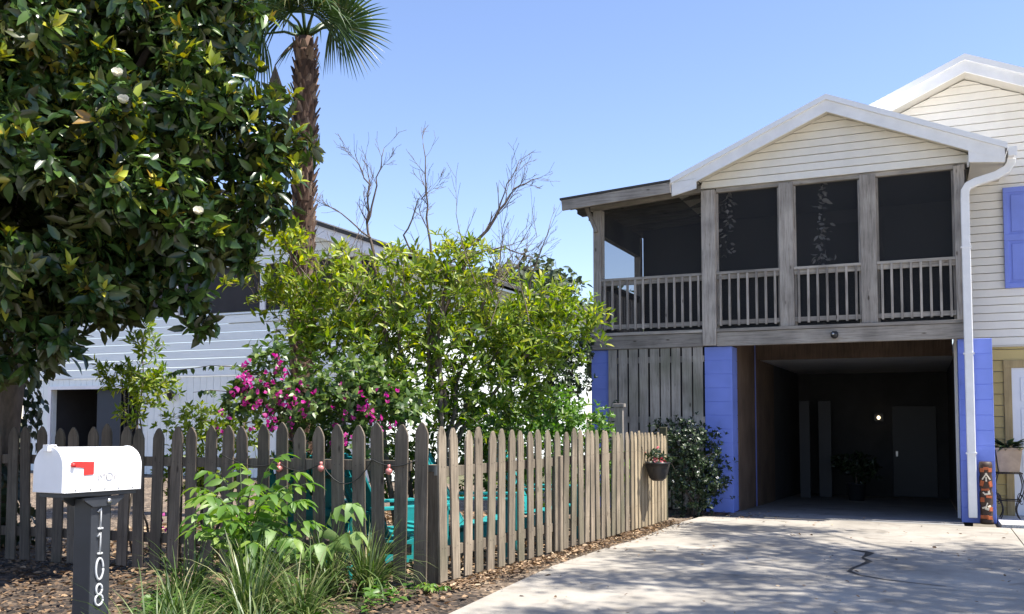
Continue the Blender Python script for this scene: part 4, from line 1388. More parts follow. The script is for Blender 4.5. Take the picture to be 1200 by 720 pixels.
# garlands hanging inside the porch
def garland(x, y, z0, z1, label, dens):
    g = thing('leaf_garland', label, 'garland', (x, y, z0), 'leaf garlands inside the porch')
    mb = MB(); mb.tube([(x, y, z0), (x + 0.01, y, (z0 + z1) / 2), (x, y, z1)], 0.004, 5); mb.build('cord', M['wire'], g)
    k = dens
    p = np.stack([x + nrs.normal(scale=0.045, size=k), y + nrs.normal(scale=0.03, size=k), nrs.uniform(z1, z0, k)], 1)
    d = unit(np.stack([nrs.normal(size=k), nrs.normal(size=k) * 0.6, nrs.uniform(-1.0, 0.1, k)], 1))
    leaves('dried_leaves', M['dry'], g, leaf_template(0.15, 0.25), p, d, rdir(k), nrs.uniform(0.06, 0.11, k), 0.04, nrs.uniform(0, 1, k))
garland(-1.30, 13.80, 4.765, 3.55, 'garland of pale dried leaves hanging in the screened bay above the carport opening', 64)
garland(-2.66, 13.80, 4.765, 3.75, 'garland of pale dried leaves hanging close beside the porch post by the corner bay', 44)

# ------------------------------------------------------------------ turquoise garden chairs
def chair_parts(t):
    m = M['teal']
    mb = MB()
    for i in range(6):
        x = -0.25 + i * 0.1
        top = 1.08 - 0.05 * abs(i - 2.5) ** 1.4 * 0.35
        a, b = Vector((x * 0.88, 0.20, 0.32)), Vector((x * 1.12, 0.56, top))
        mb.beam(a, b, 0.085, 0.02, up=(0, -1, 0.4))
    mb.beam((-0.27, 0.335, 0.52), (0.27, 0.335, 0.52), 0.07, 0.02, up=(0, -1, 0.4))
    mb.beam((-0.29, 0.46, 0.83), (0.29, 0.46, 0.83), 0.07, 0.02, up=(0, -1, 0.4))
    mb.build('backrest', m, t, origin=(0, 0, 0), bevel=0.003)
    mb = MB()
    for i in range(6):
        y = -0.30 + i * 0.095
        z = 0.40 - 0.018 * i
        mb.box(-0.28, 0.28, y, y + 0.082, z - 0.02, z)
    mb.build('seat', m, t, origin=(0, 0, 0), bevel=0.003)
    for sx in (-1, 1):
        mb = MB(); mb.box(sx * 0.33 - 0.06, sx * 0.33 + 0.06, -0.36, 0.42, 0.585, 0.608); mb.build('arm', m, t, origin=(0, 0, 0), bevel=0.003)
        mb = MB(); mb.beam((sx * 0.30, -0.31, 0), (sx * 0.30, -0.31, 0.583), 0.1, 0.025, up=(1, 0, 0)); mb.build('leg', m, t, origin=(0, 0, 0), bevel=0.003)
        mb = MB(); mb.beam((sx * 0.30, 0.46, 0), (sx * 0.30, 0.36, 0.583), 0.08, 0.025, up=(1, 0, 0)); mb.beam((sx * 0.27, -0.30, 0.345), (sx * 0.27, 0.62, 0.06), 0.025, 0.11); mb.build('leg', m, t, origin=(0, 0, 0), bevel=0.003)
chairs = [(-5.35, 7.30, 200, 'turquoise slatted garden chair behind the shaded grey pickets and fresh green plant'),
          (-4.45, 7.35, 150, 'turquoise slatted garden chair just inside the fence corner'),
          (-4.15, 8.45, 110, 'turquoise slatted garden chair behind the sunlit pickets, nearer the fence corner'),
          (-4.00, 9.75, 95, 'turquoise slatted garden chair behind the sunlit pickets, nearer the gate')]
first = None
for x, y, rz, lab in chairs:
    if first is None:
        t = thing('garden_chair', lab, 'chair', (0, 0, 0), 'turquoise chairs inside the fence')
        chair_parts(t)
        first = t
    else:
        t = first.copy(); COL.objects.link(t); t['label'] = lab
        for ch in list(first.children):
            c = ch.copy(); COL.objects.link(c); c.parent = t
    t.location = (x, y, -0.015)
    t.rotation_euler = (0, 0, R(rz))

# ------------------------------------------------------------------ magnolia
mg = thing('magnolia_tree', 'big dark glossy magnolia with yellow new leaves overhanging the mailbox and shaded fence', 'tree', (-9.25, 6.85, 0))
MAG = [(-7.2, 5.6, 4.63, 1.2), (-6.5, 6.0, 4.6, .90), (-6.8, 5.5, 3.3, 1.12), (-6.25, 5.86, 3.4, .72), (-5.95, 6.35, 3.50, 0.38),
       (-6.35, 6.36, 4.3, .55), (-6.0, 6.1, 2.80, 0.30), (-6.4, 5.5, 2.6, 0.40), (-6.95, 5.44, 2.42, 0.36),
       (-6.15, 6.4, 5.0, 0.34), (-7.6, 5.67, 6.0, 1.5), (-6.9, 6.2, 6.0, .95),
       (-8.28, 5.2, 4.33, 1.5), (-8.1, 5.2, 2.95, .95),
       (-8.42, 6.8, 4.45, 1.4), (-7.4, 7.1, 4.4, .9), (-9.6, 6.3, 4.6, 1.6), (-8.6, 7.0, 6.4, 1.5), (-7.6, 5.2, 2.3, .4)]
P0, D0 = blob_points(MAG, 3.3, 0.80, 0.55)
SUB = [(*(p + d * nrs.uniform(-.12, .14)), nrs.uniform(.17, .36)) for p, d in zip(P0, D0)]
SUB += [(-5.32, 6.55, 4.12, .22), (-5.28, 6.6, 3.52, .2), (-5.32, 6.55, 3.28, .2), (-5.35, 6.6, 3.72, .22), (-5.55, 6.4, 4.1, .26), (-5.62, 6.5, 5.12, .2), (-5.75, 6.4, 5.3, .25), (-5.9, 6.5, 5.5, .28), (-6.1, 6.6, 5.9, .3), (-6.2, 6.0, 2.62, .25), (-6.0, 6.0, 2.42, .2), (-6.6, 5.2, 2.15, .2), (-6.45, 5.3, 2.0, .18), (-5.45, 6.5, 3.5, .22), (-5.5, 6.4, 2.8, .2), (-5.36, 6.74, 3.84, .20), (-5.20, 6.80, 3.88, .15), (-5.5, 6.70, 3.9, .24), (-5.7, 6.6, 3.75, .25), (-5.78, 6.5, 4.98, .16), (-5.90, 6.5, 5.08, .2), (-5.56, 6.5, 3.25, .22), (-5.62, 6.5, 3.0, .2), (-5.85, 6.18, 2.40, .2), (-5.82, 6.22, 2.2, .13), (-6.65, 5.5, 2.05, .22), (-6.85, 5.4, 1.88, .2), (-7.1, 5.3, 1.8, .22), (-6.3, 5.9, 2.35, .2)]
P, D = blob_points(SUB, 19, 0.35, 0.25)
P1, D1 = blob_points(MAG, 5, 0.55, 0.45)
P = np.concatenate([P, P1]); D = np.concatenate([D, D1])
print('magnolia rosettes', len(P))
stems = [(wobble_line((-9.25, 6.85, -0.1), (-8.4, 6.5, 4.2), 8, 0.04), list(np.linspace(0.20, 0.10, 8))),
         (wobble_line((-8.3, 6.5, 4.0), (-7.6, 6.1, 7.0), 6, 0.05), list(np.linspace(0.10, 0.03, 6))),
         (wobble_line((-8.85, 6.6, 2.2), (-6.3, 5.9, 3.4), 7, 0.05), list(np.linspace(0.09, 0.03, 7))),
         (wobble_line((-8.4, 6.55, 3.0), (-6.4, 6.2, 4.8), 7, 0.05), list(np.linspace(0.09, 0.03, 7))),
         (wobble_line((-8.85, 6.6, 1.9), (-7.0, 5.5, 2.7), 6, 0.05), list(np.linspace(0.07, 0.03, 6))),
         (wobble_line((-8.4, 6.5, 2.8), (-8.6, 5.2, 4.0), 6, 0.05), list(np.linspace(0.08, 0.03, 6)))]
mb = MB()
tips = pull(np.arange(len(P)), 900)
branch_to(mb, stems, P[tips], 0.012, 0.005, 4, 4)
mb.build('trunk', M['bark'], mg)
p_, d_, n_, l_, i_ = whorls(P, D, 8, 0.11, 0.20, 0.55, 1.9, 0.45, 0.45)
n_ = n_ + nrs.normal(scale=0.35, size=n_.shape)
p_ = p_ + nrs.normal(scale=0.03, size=p_.shape)
d_ = d_ - np.array([0, 0, 0.22])
age = nrs.uniform(0, 1, len(P))
t_ = nrs.uniform(0.0, 0.74, len(p_))
leaves('foliage', M['magnolia'], mg, leaf_template(0.14, 0.16), p_, d_, n_, l_, l_ * nrs.uniform(0.30, 0.44, len(l_)), t_)
young = np.where(nrs.uniform(0, 1, len(P)) < np.clip(0.06 + 0.11 * (P[:, 2] - 1.8), 0.05, 0.36))[0]
p2, d2, n2, l2, i2 = whorls(P[young] + D[young] * 0.03, D[young], 6, 0.09, 0.165, 0.3, 1.1, 0.8, 0.35)
leaves('new_leaves', M['magnolia'], mg, leaf_template(0.2, 0.1), p2, d2, n2, l2, l2 * 0.38, nrs.uniform(0.76, 1.0, len(p2)))
fpos = np.array([(-5.36, 5.05, 3.62), (-5.30, 5.30, 4.10), (-4.98, 5.36, 3.05)])
def nearest_out(c):
    q = P - c
    s_ = np.linalg.norm(q, axis=1) + 0.35 * np.linalg.norm(P - np.array([0, 0, 1.4]), axis=1)
    return P[np.argmin(s_)]
for c in fpos:
    c = nearest_out(c)
    mb = MB()
    ax = unit(np.array([0.45, -0.45, 0.5]))
    t1 = unit(np.cross(ax, [0, 0, 1])); t2 = np.cross(ax, t1)
    base = c + ax * 0.10
    for ring, (nn_, op, L) in enumerate(((6, 1.2, 0.065), (3, 0.40, 0.048))):
        for k in range(nn_):
            g = 2 * math.pi * (k + ring * 0.5) / nn_
            rad = t1 * math.cos(g) + t2 * math.sin(g)
            side = -t1 * math.sin(g) + t2 * math.cos(g)
            rows = []
            for s_, wd in ((0, 0.009), (0.35, 0.026), (0.75, 0.028), (1.0, 0.006)):
                an = op * (1 - 0.45 * s_)
                cpt = base + (rad * math.sin(an) + ax * math.cos(an)) * L * s_
                rows.append((cpt - side * wd + ax * wd * 0.3, cpt, cpt + side * wd + ax * wd * 0.3))
            vs = [p for r_ in rows for p in r_]
            fs = []
            for r_ in range(3):
                for q in range(2):
                    fs.append((r_ * 3 + q, r_ * 3 + q + 1, (r_ + 1) * 3 + q + 1, (r_ + 1) * 3 + q))
            mb.add(vs, fs, True)
    mb.build('flower', M['petal'], mg)

# ivy around its trunk
iv = thing('climbing_ivy', 'dense dark ivy column climbing behind the shaded fence under the magnolia', 'ivy', (-9.22, 6.83, 0))
k = 1500
a = nrs.uniform(0, 6.28, k); z = nrs.uniform(0.0, 2.3, k)
r_ = 0.30 + 0.10 * np.sin(z * 4 + a * 2) + nrs.uniform(-.06, .1, k)
d0 = np.stack([np.cos(a), np.sin(a), np.zeros(k)], 1)
p = np.stack([-9.22 + r_ * np.cos(a), 6.83 + r_ * np.sin(a), z], 1)
leaves('foliage', M['dkleaf'], iv, leaf_template(0.1, 0.2, 'heart'), p, d0 * 0.4 + np.array([0, 0, -0.8]) + nrs.normal(scale=0.3, size=(k, 3)), d0 + nrs.normal(scale=0.3, size=(k, 3)), nrs.uniform(0.07, 0.13, k), 0.085, nrs.uniform(0, .8, k))
mb = MB()
for k in range(5):
    g = k * 1.3
    mb.tube([(-9.22 + 0.24 * math.cos(g + z_ * .5), 6.84 + 0.24 * math.sin(g + z_ * .5), z_) for z_ in np.linspace(0, 2.2, 10)], 0.014, 5)
mb.build('stem', M['bark'], iv)

# ------------------------------------------------------------------ palm
pm = thing('palm_tree', 'tall fan palm with a shaggy red-brown trunk between magnolia and bare twigs', 'palm', (-7.93, 10.5, 0))
PC = Vector((-7.86, 10.42, 6.72))
mb = MB(); mb.tint = 0.25; mb.smooth = True
line = [Vector((-7.93, 10.5, -0.1)) * (1 - t) + PC * t for t in np.linspace(0, 1, 14)]
mb.tube(line, [0.20, .17, .155, .15, .145, .14, .14, .14, .14, .14, .145, .15, .155, .11], 14)
rows = 62
for i in range(rows):
    t = 0.05 + 0.94 * i / rows
    c = Vector((-7.93, 10.5, -0.1)) * (1 - t) + PC * t
    for k in range(9):
        g = 2 * math.pi * (k + 0.5 * (i % 2)) / 9 + rnd.uniform(-.12, .12)
        o_ = Vector((math.cos(g), math.sin(g), 0)); s_ = Vector((-math.sin(g), math.cos(g), 0))
        r0 = 0.128
        L = rnd.uniform(0.09, 0.17); out = rnd.uniform(0.035, 0.085)
        wd = rnd.uniform(0.035, 0.055)
        mb.tint = rnd.random()
        b = c + o_ * r0 + Vector((0, 0, rnd.uniform(-.03, .03)))
        e = b + o_ * out + Vector((0, 0, L)) + s_ * rnd.uniform(-.03, .03)
        mb.add([b - s_ * wd, b + s_ * wd, e + s_ * wd * 0.45, e - s_ * wd * 0.45, b - s_ * wd * .6 + o_ * 0.02 + Vector((0, 0, -.01)), b + s_ * wd * .6 + o_ * 0.02 + Vector((0, 0, -.01)), e + o_ * 0.015],
               [(0, 1, 2, 3), (4, 6, 5), (0, 3, 6, 4), (1, 5, 6, 2), (0, 4, 5, 1)], False)
mb.build('trunk', M['palmbark'], pm, tint=True)

def fan(parent, hub_dir, pet, rad, droop, mt, roll=0.0, spread=112, nseg=44, name='frond', start=PC):
    mb = MB()
    h = Vector(hub_dir).normalized()
    side = h.cross(Vector((0, 0, 1)))
    side = side.normalized() if side.length > 0.05 else Vector((1, 0, 0))
    up = side.cross(h)
    side, up = side * math.cos(roll) + up * math.sin(roll), up * math.cos(roll) - side * math.sin(roll)
    hub = start + h * pet - Vector((0, 0, 0.10 * pet))
    mid = start + h * pet * 0.5 + Vector((0, 0, 0.03))
    mb.tint = 0.7
    mb.tube([start, mid, hub], [0.028, 0.018, 0.012], 6)
    for i in range(nseg):
        g = R(-spread + 2 * spread * i / (nseg - 1))
        L = rad * (0.80 + 0.22 * math.cos(g * 0.8)) * rnd.uniform(0.93, 1.05)
        d = h * math.cos(g) + side * math.sin(g)
        perp = -h * math.sin(g) + side * math.cos(g)
        wmax = L * math.tan(R(spread / (nseg - 1))) * 0.52
        pl = 0.022 if i % 2 else -0.022
        mb.tint = rnd.uniform(0, 0.85) if rnd.random() < .93 else 1.0
        rows = []
        dr = droop * rnd.uniform(0.7, 1.35)
        for s_, wf in ((0.03, 0.06), (0.28, 0.55), (0.5, 0.95), (0.72, 0.55), (0.88, 0.28), (1.0, 0.02)):
            z = -dr * L * max(0, s_ - 0.30) ** 1.8
            c = hub + d * L * s_ * (1 - 0.18 * max(0, s_ - 0.4) * dr) + up * 0.05 * L * math.cos(g * 2) * s_ + Vector((0, 0, z))
            wd = wmax * wf * (1.0 if s_ <= 0.5 else 1.0)
            lift = up * (pl * wf * 0.6)
            rows.append((c - perp * wd + lift, c - lift, c + perp * wd + lift))
        vs = [p for r_ in rows for p in r_]
        fs = []
        for r_ in range(5):
            for q in range(2):
                fs.append((r_ * 3 + q, r_ * 3 + q + 1, (r_ + 1) * 3 + q + 1, (r_ + 1) * 3 + q))
        mb.add(vs, fs, False)
    return mb.build(name, mt, parent, tint=True)
view = Vector((0.60, -0.80, 0))
rt = Vector((0.92, 0.38, 0))
for hd, pet, rad, droop, roll in (
        (rt * 0.95 + view * 0.30 + Vector((0, 0, .30)), 0.55, 0.78, 0.25, 1.15),
        (rt * 0.35 + view * 0.5 + Vector((0, 0, .95)), 0.6, 0.85, 0.5, 0.5),
        (rt * -0.15 + view * 0.7 + Vector((0, 0, .75)), 0.55, 0.85, 0.8, 0.2),
        (rt * -0.8 + view * 0.45 + Vector((0, 0, .50)), 0.6, 0.85, 0.8, -0.8),
        (rt * -0.95 + view * 0.1 + Vector((0, 0, .15)), 0.6, 0.8, 1.0, -1.0),
        (rt * 0.25 - view * 0.8 + Vector((0, 0, .6)), 0.6, 0.85, 0.7, 0.3),
        (rt * -0.5 - view * 0.6 + Vector((0, 0, .8)), 0.6, 0.85, 0.7, -0.3),
        (rt * 0.7 - view * 0.5 + Vector((0, 0, .8)), 0.6, 0.85, 0.7, 0.6),
        (rt * -0.1 + view * 0.1 + Vector((0, 0, 1)), 0.6, 0.9, 0.3, 0.1),
        (rt * 0.2 + view * 0.9 + Vector((0, 0, .35)), 0.55, 0.8, 0.9, 0.4),
        (rt * -0.35 + view * 0.85 + Vector((0, 0, .30)), 0.55, 0.8, 0.95, -0.4)):
    fan(pm, hd, pet, rad, droop, M['palm'], roll)
# one dead frond hanging
dead = MB()
st = PC + Vector((-0.12, -0.1, -0.12))
hubp = Vector((-8.17, 10.15, 6.28))
dead.tint = 0.4
dead.tube([st, (st + hubp) / 2 + Vector((0, 0, .05)), hubp], [0.02, 0.014, 0.01], 5)
for i in range(26):
    a = rnd.uniform(-1, 1); b = rnd.uniform(-1, 1)
    e = hubp + Vector((a * 0.13, b * 0.08, -rnd.uniform(0.6, 0.98)))
    m_ = hubp + Vector((a * 0.09, b * 0.06, -0.30))
    s_ = Vector((0.9, 0.4, 0)) * rnd.uniform(0.008, 0.016)
    dead.tint = rnd.random()
    dead.add([hubp - s_ * .4, hubp + s_ * .4, m_ + s_, m_ - s_, e + s_ * .2, e - s_ * .2], [(0, 1, 2, 3), (3, 2, 4, 5)], False)
dl = dead.build('dead_frond', M['deadpalm'], pm, tint=True)
dl['label'] = 'dry grey-brown frond hanging down'

# ------------------------------------------------------------------ lime shrub with bare twigs
lb = thing('large_shrub', 'large lime green shrub with bare grey twigs above, between palm trunk and porch', 'shrub', (-4.75, 8.4, 0))
LIME = [(-5.85, 7.61, 2.70, 0.58), (-5.35, 7.73, 2.70, 0.55), (-4.85, 8.06, 2.72, 0.6), (-4.42, 8.35, 2.85, 0.55), (-4.03, 8.77, 2.42, 0.5), (-3.68, 9.26, 2.66, 0.42),
        (-3.46, 9.48, 2.45, 0.36), (-3.76, 9.25, 2.2, 0.55), (-5.15, 7.74, 2.14, 0.6), (-4.68, 8.28, 2.16, 0.65), (-4.25, 8.81, 2.0, 0.6), (-5.48, 7.48, 2.21, 0.45),
        (-5.81, 7.49, 3.2, 0.32), (-4.25, 8.62, 1.55, 0.45), (-4.85, 7.91, 1.63, 0.5), (-4.36, 8.38, 3.1, 0.28), (-4.6, 9.0, 2.5, 0.7), (-5.3, 8.4, 2.3, 0.7), (-4.0, 9.5, 2.2, 0.6), (-5.3, 8.2, 1.5, .5), (-4.7, 8.9, 1.4, .6), (-4.2, 9.5, 1.5, .55), (-5.0, 8.5, 0.9, .5), (-4.4, 9.2, .8, .5), (-5.6, 7.9, 1.4, .45)]
P, D = blob_points(LIME, 25, 0.30, 0.30)
V3 = lambda *a: np.array(a, float)
stems = []
for e in ((-5.85, 7.7, 2.5), (-5.4, 7.9, 2.9), (-4.95, 8.1, 2.8), (-4.5, 8.35, 2.9), (-4.2, 8.7, 2.7), (-3.9, 9.1, 2.5), (-3.7, 9.3, 2.3), (-4.8, 8.6, 2.4), (-5.2, 8.2, 2.0)):
    b = V3(-4.75 + rnd.uniform(-.28, .28), 8.4 + rnd.uniform(-.28, .28), -0.05)
    c = (b + V3(*e)) / 2 + V3((b[0] - e[0]) * 0.18, (b[1] - e[1]) * 0.18, 0.25)
    t = np.linspace(0, 1, 9)[:, None]
    pts = (1 - t) ** 2 * b + 2 * t * (1 - t) * c + t ** 2 * V3(*e) + nrs.normal(scale=0.02, size=(9, 3))
    stems.append((pts, list(np.linspace(0.038, 0.012, 9))))
mb = MB()
ed = branch_to(mb, stems, P, 0.007, 0.0025, 4, 4)
mb.build('branches', M['bark'], lb)
axis = unit(ed * 0.7 + D * 0.5)
p_, d_, n_, l_, i_ = whorls(P, axis, 9, 0.05, 0.135, 0.3, 1.25, 0.6, 0.3)
off = nrs.uniform(-0.14, 0.04, len(p_))
p_ = p_ + axis[i_] * off[:, None]
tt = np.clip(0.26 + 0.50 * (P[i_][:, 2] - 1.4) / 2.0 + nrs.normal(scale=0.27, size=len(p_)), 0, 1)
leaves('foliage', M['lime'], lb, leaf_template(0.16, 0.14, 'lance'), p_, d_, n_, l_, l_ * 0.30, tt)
# bare wood
mb = MB()
def bare(path, r0, r1, targets):
    pts = np.array(path, float)
    # smooth the path a little
    fine = []
    for a, b in zip(pts, pts[1:]):
        for t in np.linspace(0, 1, 5)[:-1]:
            fine.append(a + (b - a) * t + nrs.normal(scale=0.008, size=3))
    fine.append(pts[-1])
    return (fine, list(np.linspace(r0, r1, len(fine))))
main = [bare([(-4.95, 8.2, 1.4), (-5.09, 7.94, 2.93), (-5.16, 7.89, 3.37), (-5.13, 7.88, 3.76), (-5.25, 7.80, 4.0)], .022, .004, 0),
        bare([(-5.15, 7.89, 3.35), (-5.05, 7.9, 3.72), (-4.98, 7.92, 4.12)], .012, .003, 0),
        bare([(-5.12, 7.9, 3.2), (-5.38, 7.76, 3.45), (-5.65, 7.66, 3.60)], .010, .003, 0),
        bare([(-4.7, 8.35, 1.6), (-4.62, 8.26, 3.04), (-4.65, 8.22, 3.57), (-4.67, 8.17, 4.20)], .02, .004, 0),
        bare([(-4.72, 8.25, 2.8), (-4.86, 8.12, 3.25), (-4.72, 8.16, 3.60), (-4.60, 8.2, 3.7)], .012, .003, 0),
        bare([(-4.5, 8.4, 1.4), (-4.62, 8.3, 2.2), (-4.34, 8.49, 3.0), (-4.05, 8.60, 3.46), (-3.86, 8.67, 3.76), (-3.62, 8.75, 3.86)], .03, .004, 0),
        bare([(-4.05, 8.6, 3.46), (-3.92, 8.62, 3.8), (-3.80, 8.66, 4.05)], .008, .003, 0),
        bare([(-4.3, 8.5, 3.05), (-4.0, 8.7, 3.15), (-3.7, 8.9, 3.05)], .014, .003, 0),
        bare([(-4.0, 9.0, 2.2), (-3.8, 9.0, 2.9), (-3.62, 9.1, 3.5)], .014, .003, 0)]
def fork(p, d, L, r, depth):
    p, d = np.array(p, float), unit(np.array(d, float))
    n = 5
    pts = [p]
    for i in range(n):
        d = unit(d + np.array([0, 0, 0.07]) + nrs.normal(scale=0.07, size=3))
        pts.append(pts[-1] + d * L / n)
    mb.tube(pts, list(np.linspace(r, max(0.0017, r * 0.5), n + 1)), 4, cap=False)
    if depth > 0:
        for i in range(1, n + 1):
            for _ in range(1 if nrs.uniform() < .72 else 0):
                tg = unit(pts[i] - pts[i - 1])
                sd = unit(np.cross(tg, rdir(1)[0]))
                a_ = nrs.uniform(.4, .85)
                fork(pts[i], tg * math.cos(a_) + sd * math.sin(a_), L * nrs.uniform(.38, .62), max(0.0018, r * .55), depth - 1)
for pts, rad in main:
    mb.tube(pts, rad, 6)
    for i in range(max(2, int(len(pts) * .5)), len(pts)):
        tg = unit(pts[i] - pts[i - 1])
        sd = unit(np.cross(tg, rdir(1)[0]))
        a_ = nrs.uniform(.4, .8)
        fork(pts[i], tg * math.cos(a_) + sd * math.sin(a_), nrs.uniform(.15, .30), max(.0022, rad[i] * .5), 2 if i % 3 == 0 else 1)
for _ in range(34):
    c = np.array([(-4.2, 8.4, 2.6), (-4.6, 8.05, 2.5), (-5.75, 7.5, 2.6), (-3.95, 8.8, 2.6), (-5.0, 7.75, 2.4), (-5.4, 7.6, 2.5)][_ % 6]) + nrs.normal(scale=.22, size=3)
    fork(c, (nrs.normal() * .5, nrs.normal() * .5, 0.9), nrs.uniform(.4, .75), .006, 2)
mb.build('bare_twigs', M['twig'], lb)['label'] = 'leafless grey twigs'

# ------------------------------------------------------------------ bougainvillea
bg_ = thing('bougainvillea', 'bougainvillea with magenta flowers and arching stems spilling over the shaded fence', 'flowering shrub', (-5.1, 6.9, 0))
BOUG = [(-5.5, 6.63, 1.64, .28), (-5.23, 6.75, 1.45, .28), (-5.08, 6.82, 1.55, .33), (-4.86, 7.03, 1.6, .38), (-4.63, 7.25, 1.55, .35), (-5.42, 6.76, 1.91, .22), (-5.71, 6.6, 1.52, .2), (-4.82, 7.25, 1.8, .33), (-4.9, 7.2, 1.1, .4), (-5.2, 7.0, 1.0, .35), (-4.35, 7.3, 1.5, .3)]
P, D = blob_points(BOUG, 70, 0.4, 0.3)
stems = [(wobble_line((-5.1, 6.9, -0.05), (-5.2, 6.8, 1.2), 5, .02), [0.02] * 5), (wobble_line((-5.05, 6.95, 0.9), (-4.7, 7.2, 1.7), 5, .02), list(np.linspace(.016, .006, 5)))]
arch1 = [V3(-5.2, 6.8, 1.2), V3(-5.35, 6.72, 1.66), V3(-5.6, 6.6, 1.83), V3(-5.86, 6.45, 1.84), V3(-6.08, 6.3, 1.80), V3(-6.25, 6.25, 1.74)]
arch2 = [V3(-5.2, 6.8, 1.15), V3(-5.4, 6.7, 1.45), V3(-5.65, 6.55, 1.60), V3(-5.86, 6.45, 1.62), V3(-6.02, 6.4, 1.60)]
arch3 = [V3(-5.2, 6.8, 1.2), V3(-5.3, 6.75, 1.7), V3(-5.36, 6.72, 2.15), V3(-5.30, 6.74, 2.4)]
for a_ in (arch1, arch2, arch3):
    stems.append((a_, list(np.linspace(.008, .002, len(a_)))))
mb = MB(); branch_to(mb, stems, pull(P, 260), 0.006, 0.002, 4, 4)
mb.build('stems', M['bark'], bg_)
p_, d_, n_, l_, i_ = whorls(P, D, 5, 0.045, 0.085, 0.5, 1.4)
ap, ad = [], []
for a_ in (arch1, arch2, arch3):
    for u, v in zip(a_[1:], a_[2:]):
        for t in nrs.uniform(0, 1, 4):
            for s_ in (-1, 1):
                ap.append(u + (v - u) * t); ad.append(unit(np.array([rnd.uniform(-.4, .2), s_ * 0.5 - .2, -0.7 + rnd.uniform(-.3, .3)])))
ap, ad = np.array(ap), np.array(ad)
p_ = np.concatenate([p_, ap]); d_ = np.concatenate([d_, ad]); n_ = np.concatenate([n_, np.tile([0.3, -0.3, 0.8], (len(ap), 1)) + nrs.normal(scale=.3, size=ap.shape)]); l_ = np.concatenate([l_, nrs.uniform(.035, .075, len(ap))])
leaves('foliage', M['boug'], bg_, leaf_template(0.12, 0.18, 'heart'), p_, d_, n_, l_, l_ * 0.6, nrs.uniform(0, 1, len(p_)))
fc = [(-5.48, 6.42, 1.72, .10), (-5.40, 6.42, 1.64, .12), (-5.32, 6.5, 1.74, .12), (-5.22, 6.52, 1.50, .12), (-5.30, 6.45, 1.40, .12), (-5.12, 6.56, 1.36, .12), (-5.05, 6.58, 1.52, .12), (-4.95, 6.6, 1.60, .10), (-5.62, 6.38, 1.24, .07),
      (-4.62, 6.92, 1.55, .10), (-4.52, 6.95, 1.44, .08), (-4.72, 6.85, 1.38, .08), (-4.40, 7.05, 1.58, .07), (-4.3, 6.95, 1.30, .06), (-5.55, 6.45, 1.55, .08), (-5.2, 6.55, 1.84, .06), (-4.55, 6.75, 1.15, .06), (-5.5, 6.45, 0.45, .06), (-6.4, 6.52, 0.42, .10), (-4.75, 6.75, 1.2, .05)]
FP = np.concatenate([np.array(c[:3]) + nrs.normal(size=(int(60 * c[3] + 2), 3)) * c[3] * np.array([.85, .6, .75]) for c in fc])
FD = rdir(len(FP))
p_, d_, n_, l_, i_ = whorls(FP, FD, 3, 0.030, 0.048, 0.5, 0.9, 0.2)
leaves('blossoms', M['bract'], bg_, leaf_template(0.15, 0.05, 'heart'), p_, d_, n_, l_, l_ * 0.85, nrs.uniform(0, 1, len(p_)))

# ------------------------------------------------------------------ smaller shrubs and trees
def shrub(name, label, cat, base, blobs, dens, m, lmin, lmax, wr, per=6, shape='lance', lo_=0.4, stems_n=4, tint=(0, 1), a=(0.4, 1.3), barkm='bark', group=None, twigs=160, keep=0.4, r0=0.02):
    t = thing(name, label, cat, base, group)
    P, D = blob_points(blobs, dens, lo_, keep)
    b = np.array(base, float)
    st = []
    for k in range(stems_n):
        e = np.array(blobs[k % len(blobs)][:3])
        b2 = b + np.array([rnd.uniform(-.1, .1), rnd.uniform(-.1, .1), -0.05]) * (1 if stems_n > 1 else 0.1)
        st.append((wobble_line(b2, e, 7, 0.03), list(np.linspace(r0, r0 * 0.4, 7))))
    mb = MB(); branch_to(mb, st, pull(P, twigs), 0.007, 0.0025, 4, 4)
    mb.build('branches', M[barkm], t)
    p_, d_, n_, l_, i_ = whorls(P, D, per, lmin, lmax, a[0], a[1])
    leaves('foliage', M[m], t, leaf_template(0.14, 0.14, shape), p_, d_, n_, l_, l_ * wr, nrs.uniform(*tint, len(p_)))
    return t, P, D
shrub('sapling', 'slender light green sapling in front of the white neighbouring wall', 'sapling', (-7.47, 7.19, 0),
      [(-7.44, 7.17, 2.12, .20), (-7.42, 7.16, 1.75, .26), (-7.62, 7.08, 1.75, .22), (-7.75, 7.04, 1.85, .16), (-7.28, 7.25, 1.72, .24), (-7.5, 7.17, 1.45, .2), (-7.43, 7.17, 2.34, .10)], 60, 'lime', 0.06, 0.11, 0.30, 5, stems_n=3, tint=(0.15, 0.9), twigs=120, r0=0.014)
shrub('low_shrub', 'low yellow-green shrub topping the shaded pickets under the lantern wall', 'shrub', (-6.25, 6.95, 0),
      [(-6.5, 6.86, 1.28, .28), (-6.25, 6.95, 1.34, .28), (-5.98, 7.05, 1.32, .28), (-6.2, 7.0, 0.9, .4), (-6.55, 6.9, .85, .32)], 70, 'lime', 0.04, 0.075, 0.42, 6, 'oval', stems_n=4, tint=(0.3, 0.85))
shrub('leafy_hedge', 'bright green small-leaved bush behind the sunlit pickets below the lime shrub', 'bush', (-4.4, 10.9, 0),
      [(-4.66, 10.64, 1.25, .42), (-4.35, 11.0, 1.35, .48), (-4.02, 11.35, 1.22, .4), (-4.4, 10.9, .7, .55), (-4.9, 10.3, 1.0, .45), (-3.8, 11.3, .7, .4)], 75, 'fern', 0.05, 0.085, 0.5, 6, 'oval', tint=(0.1, 0.8))
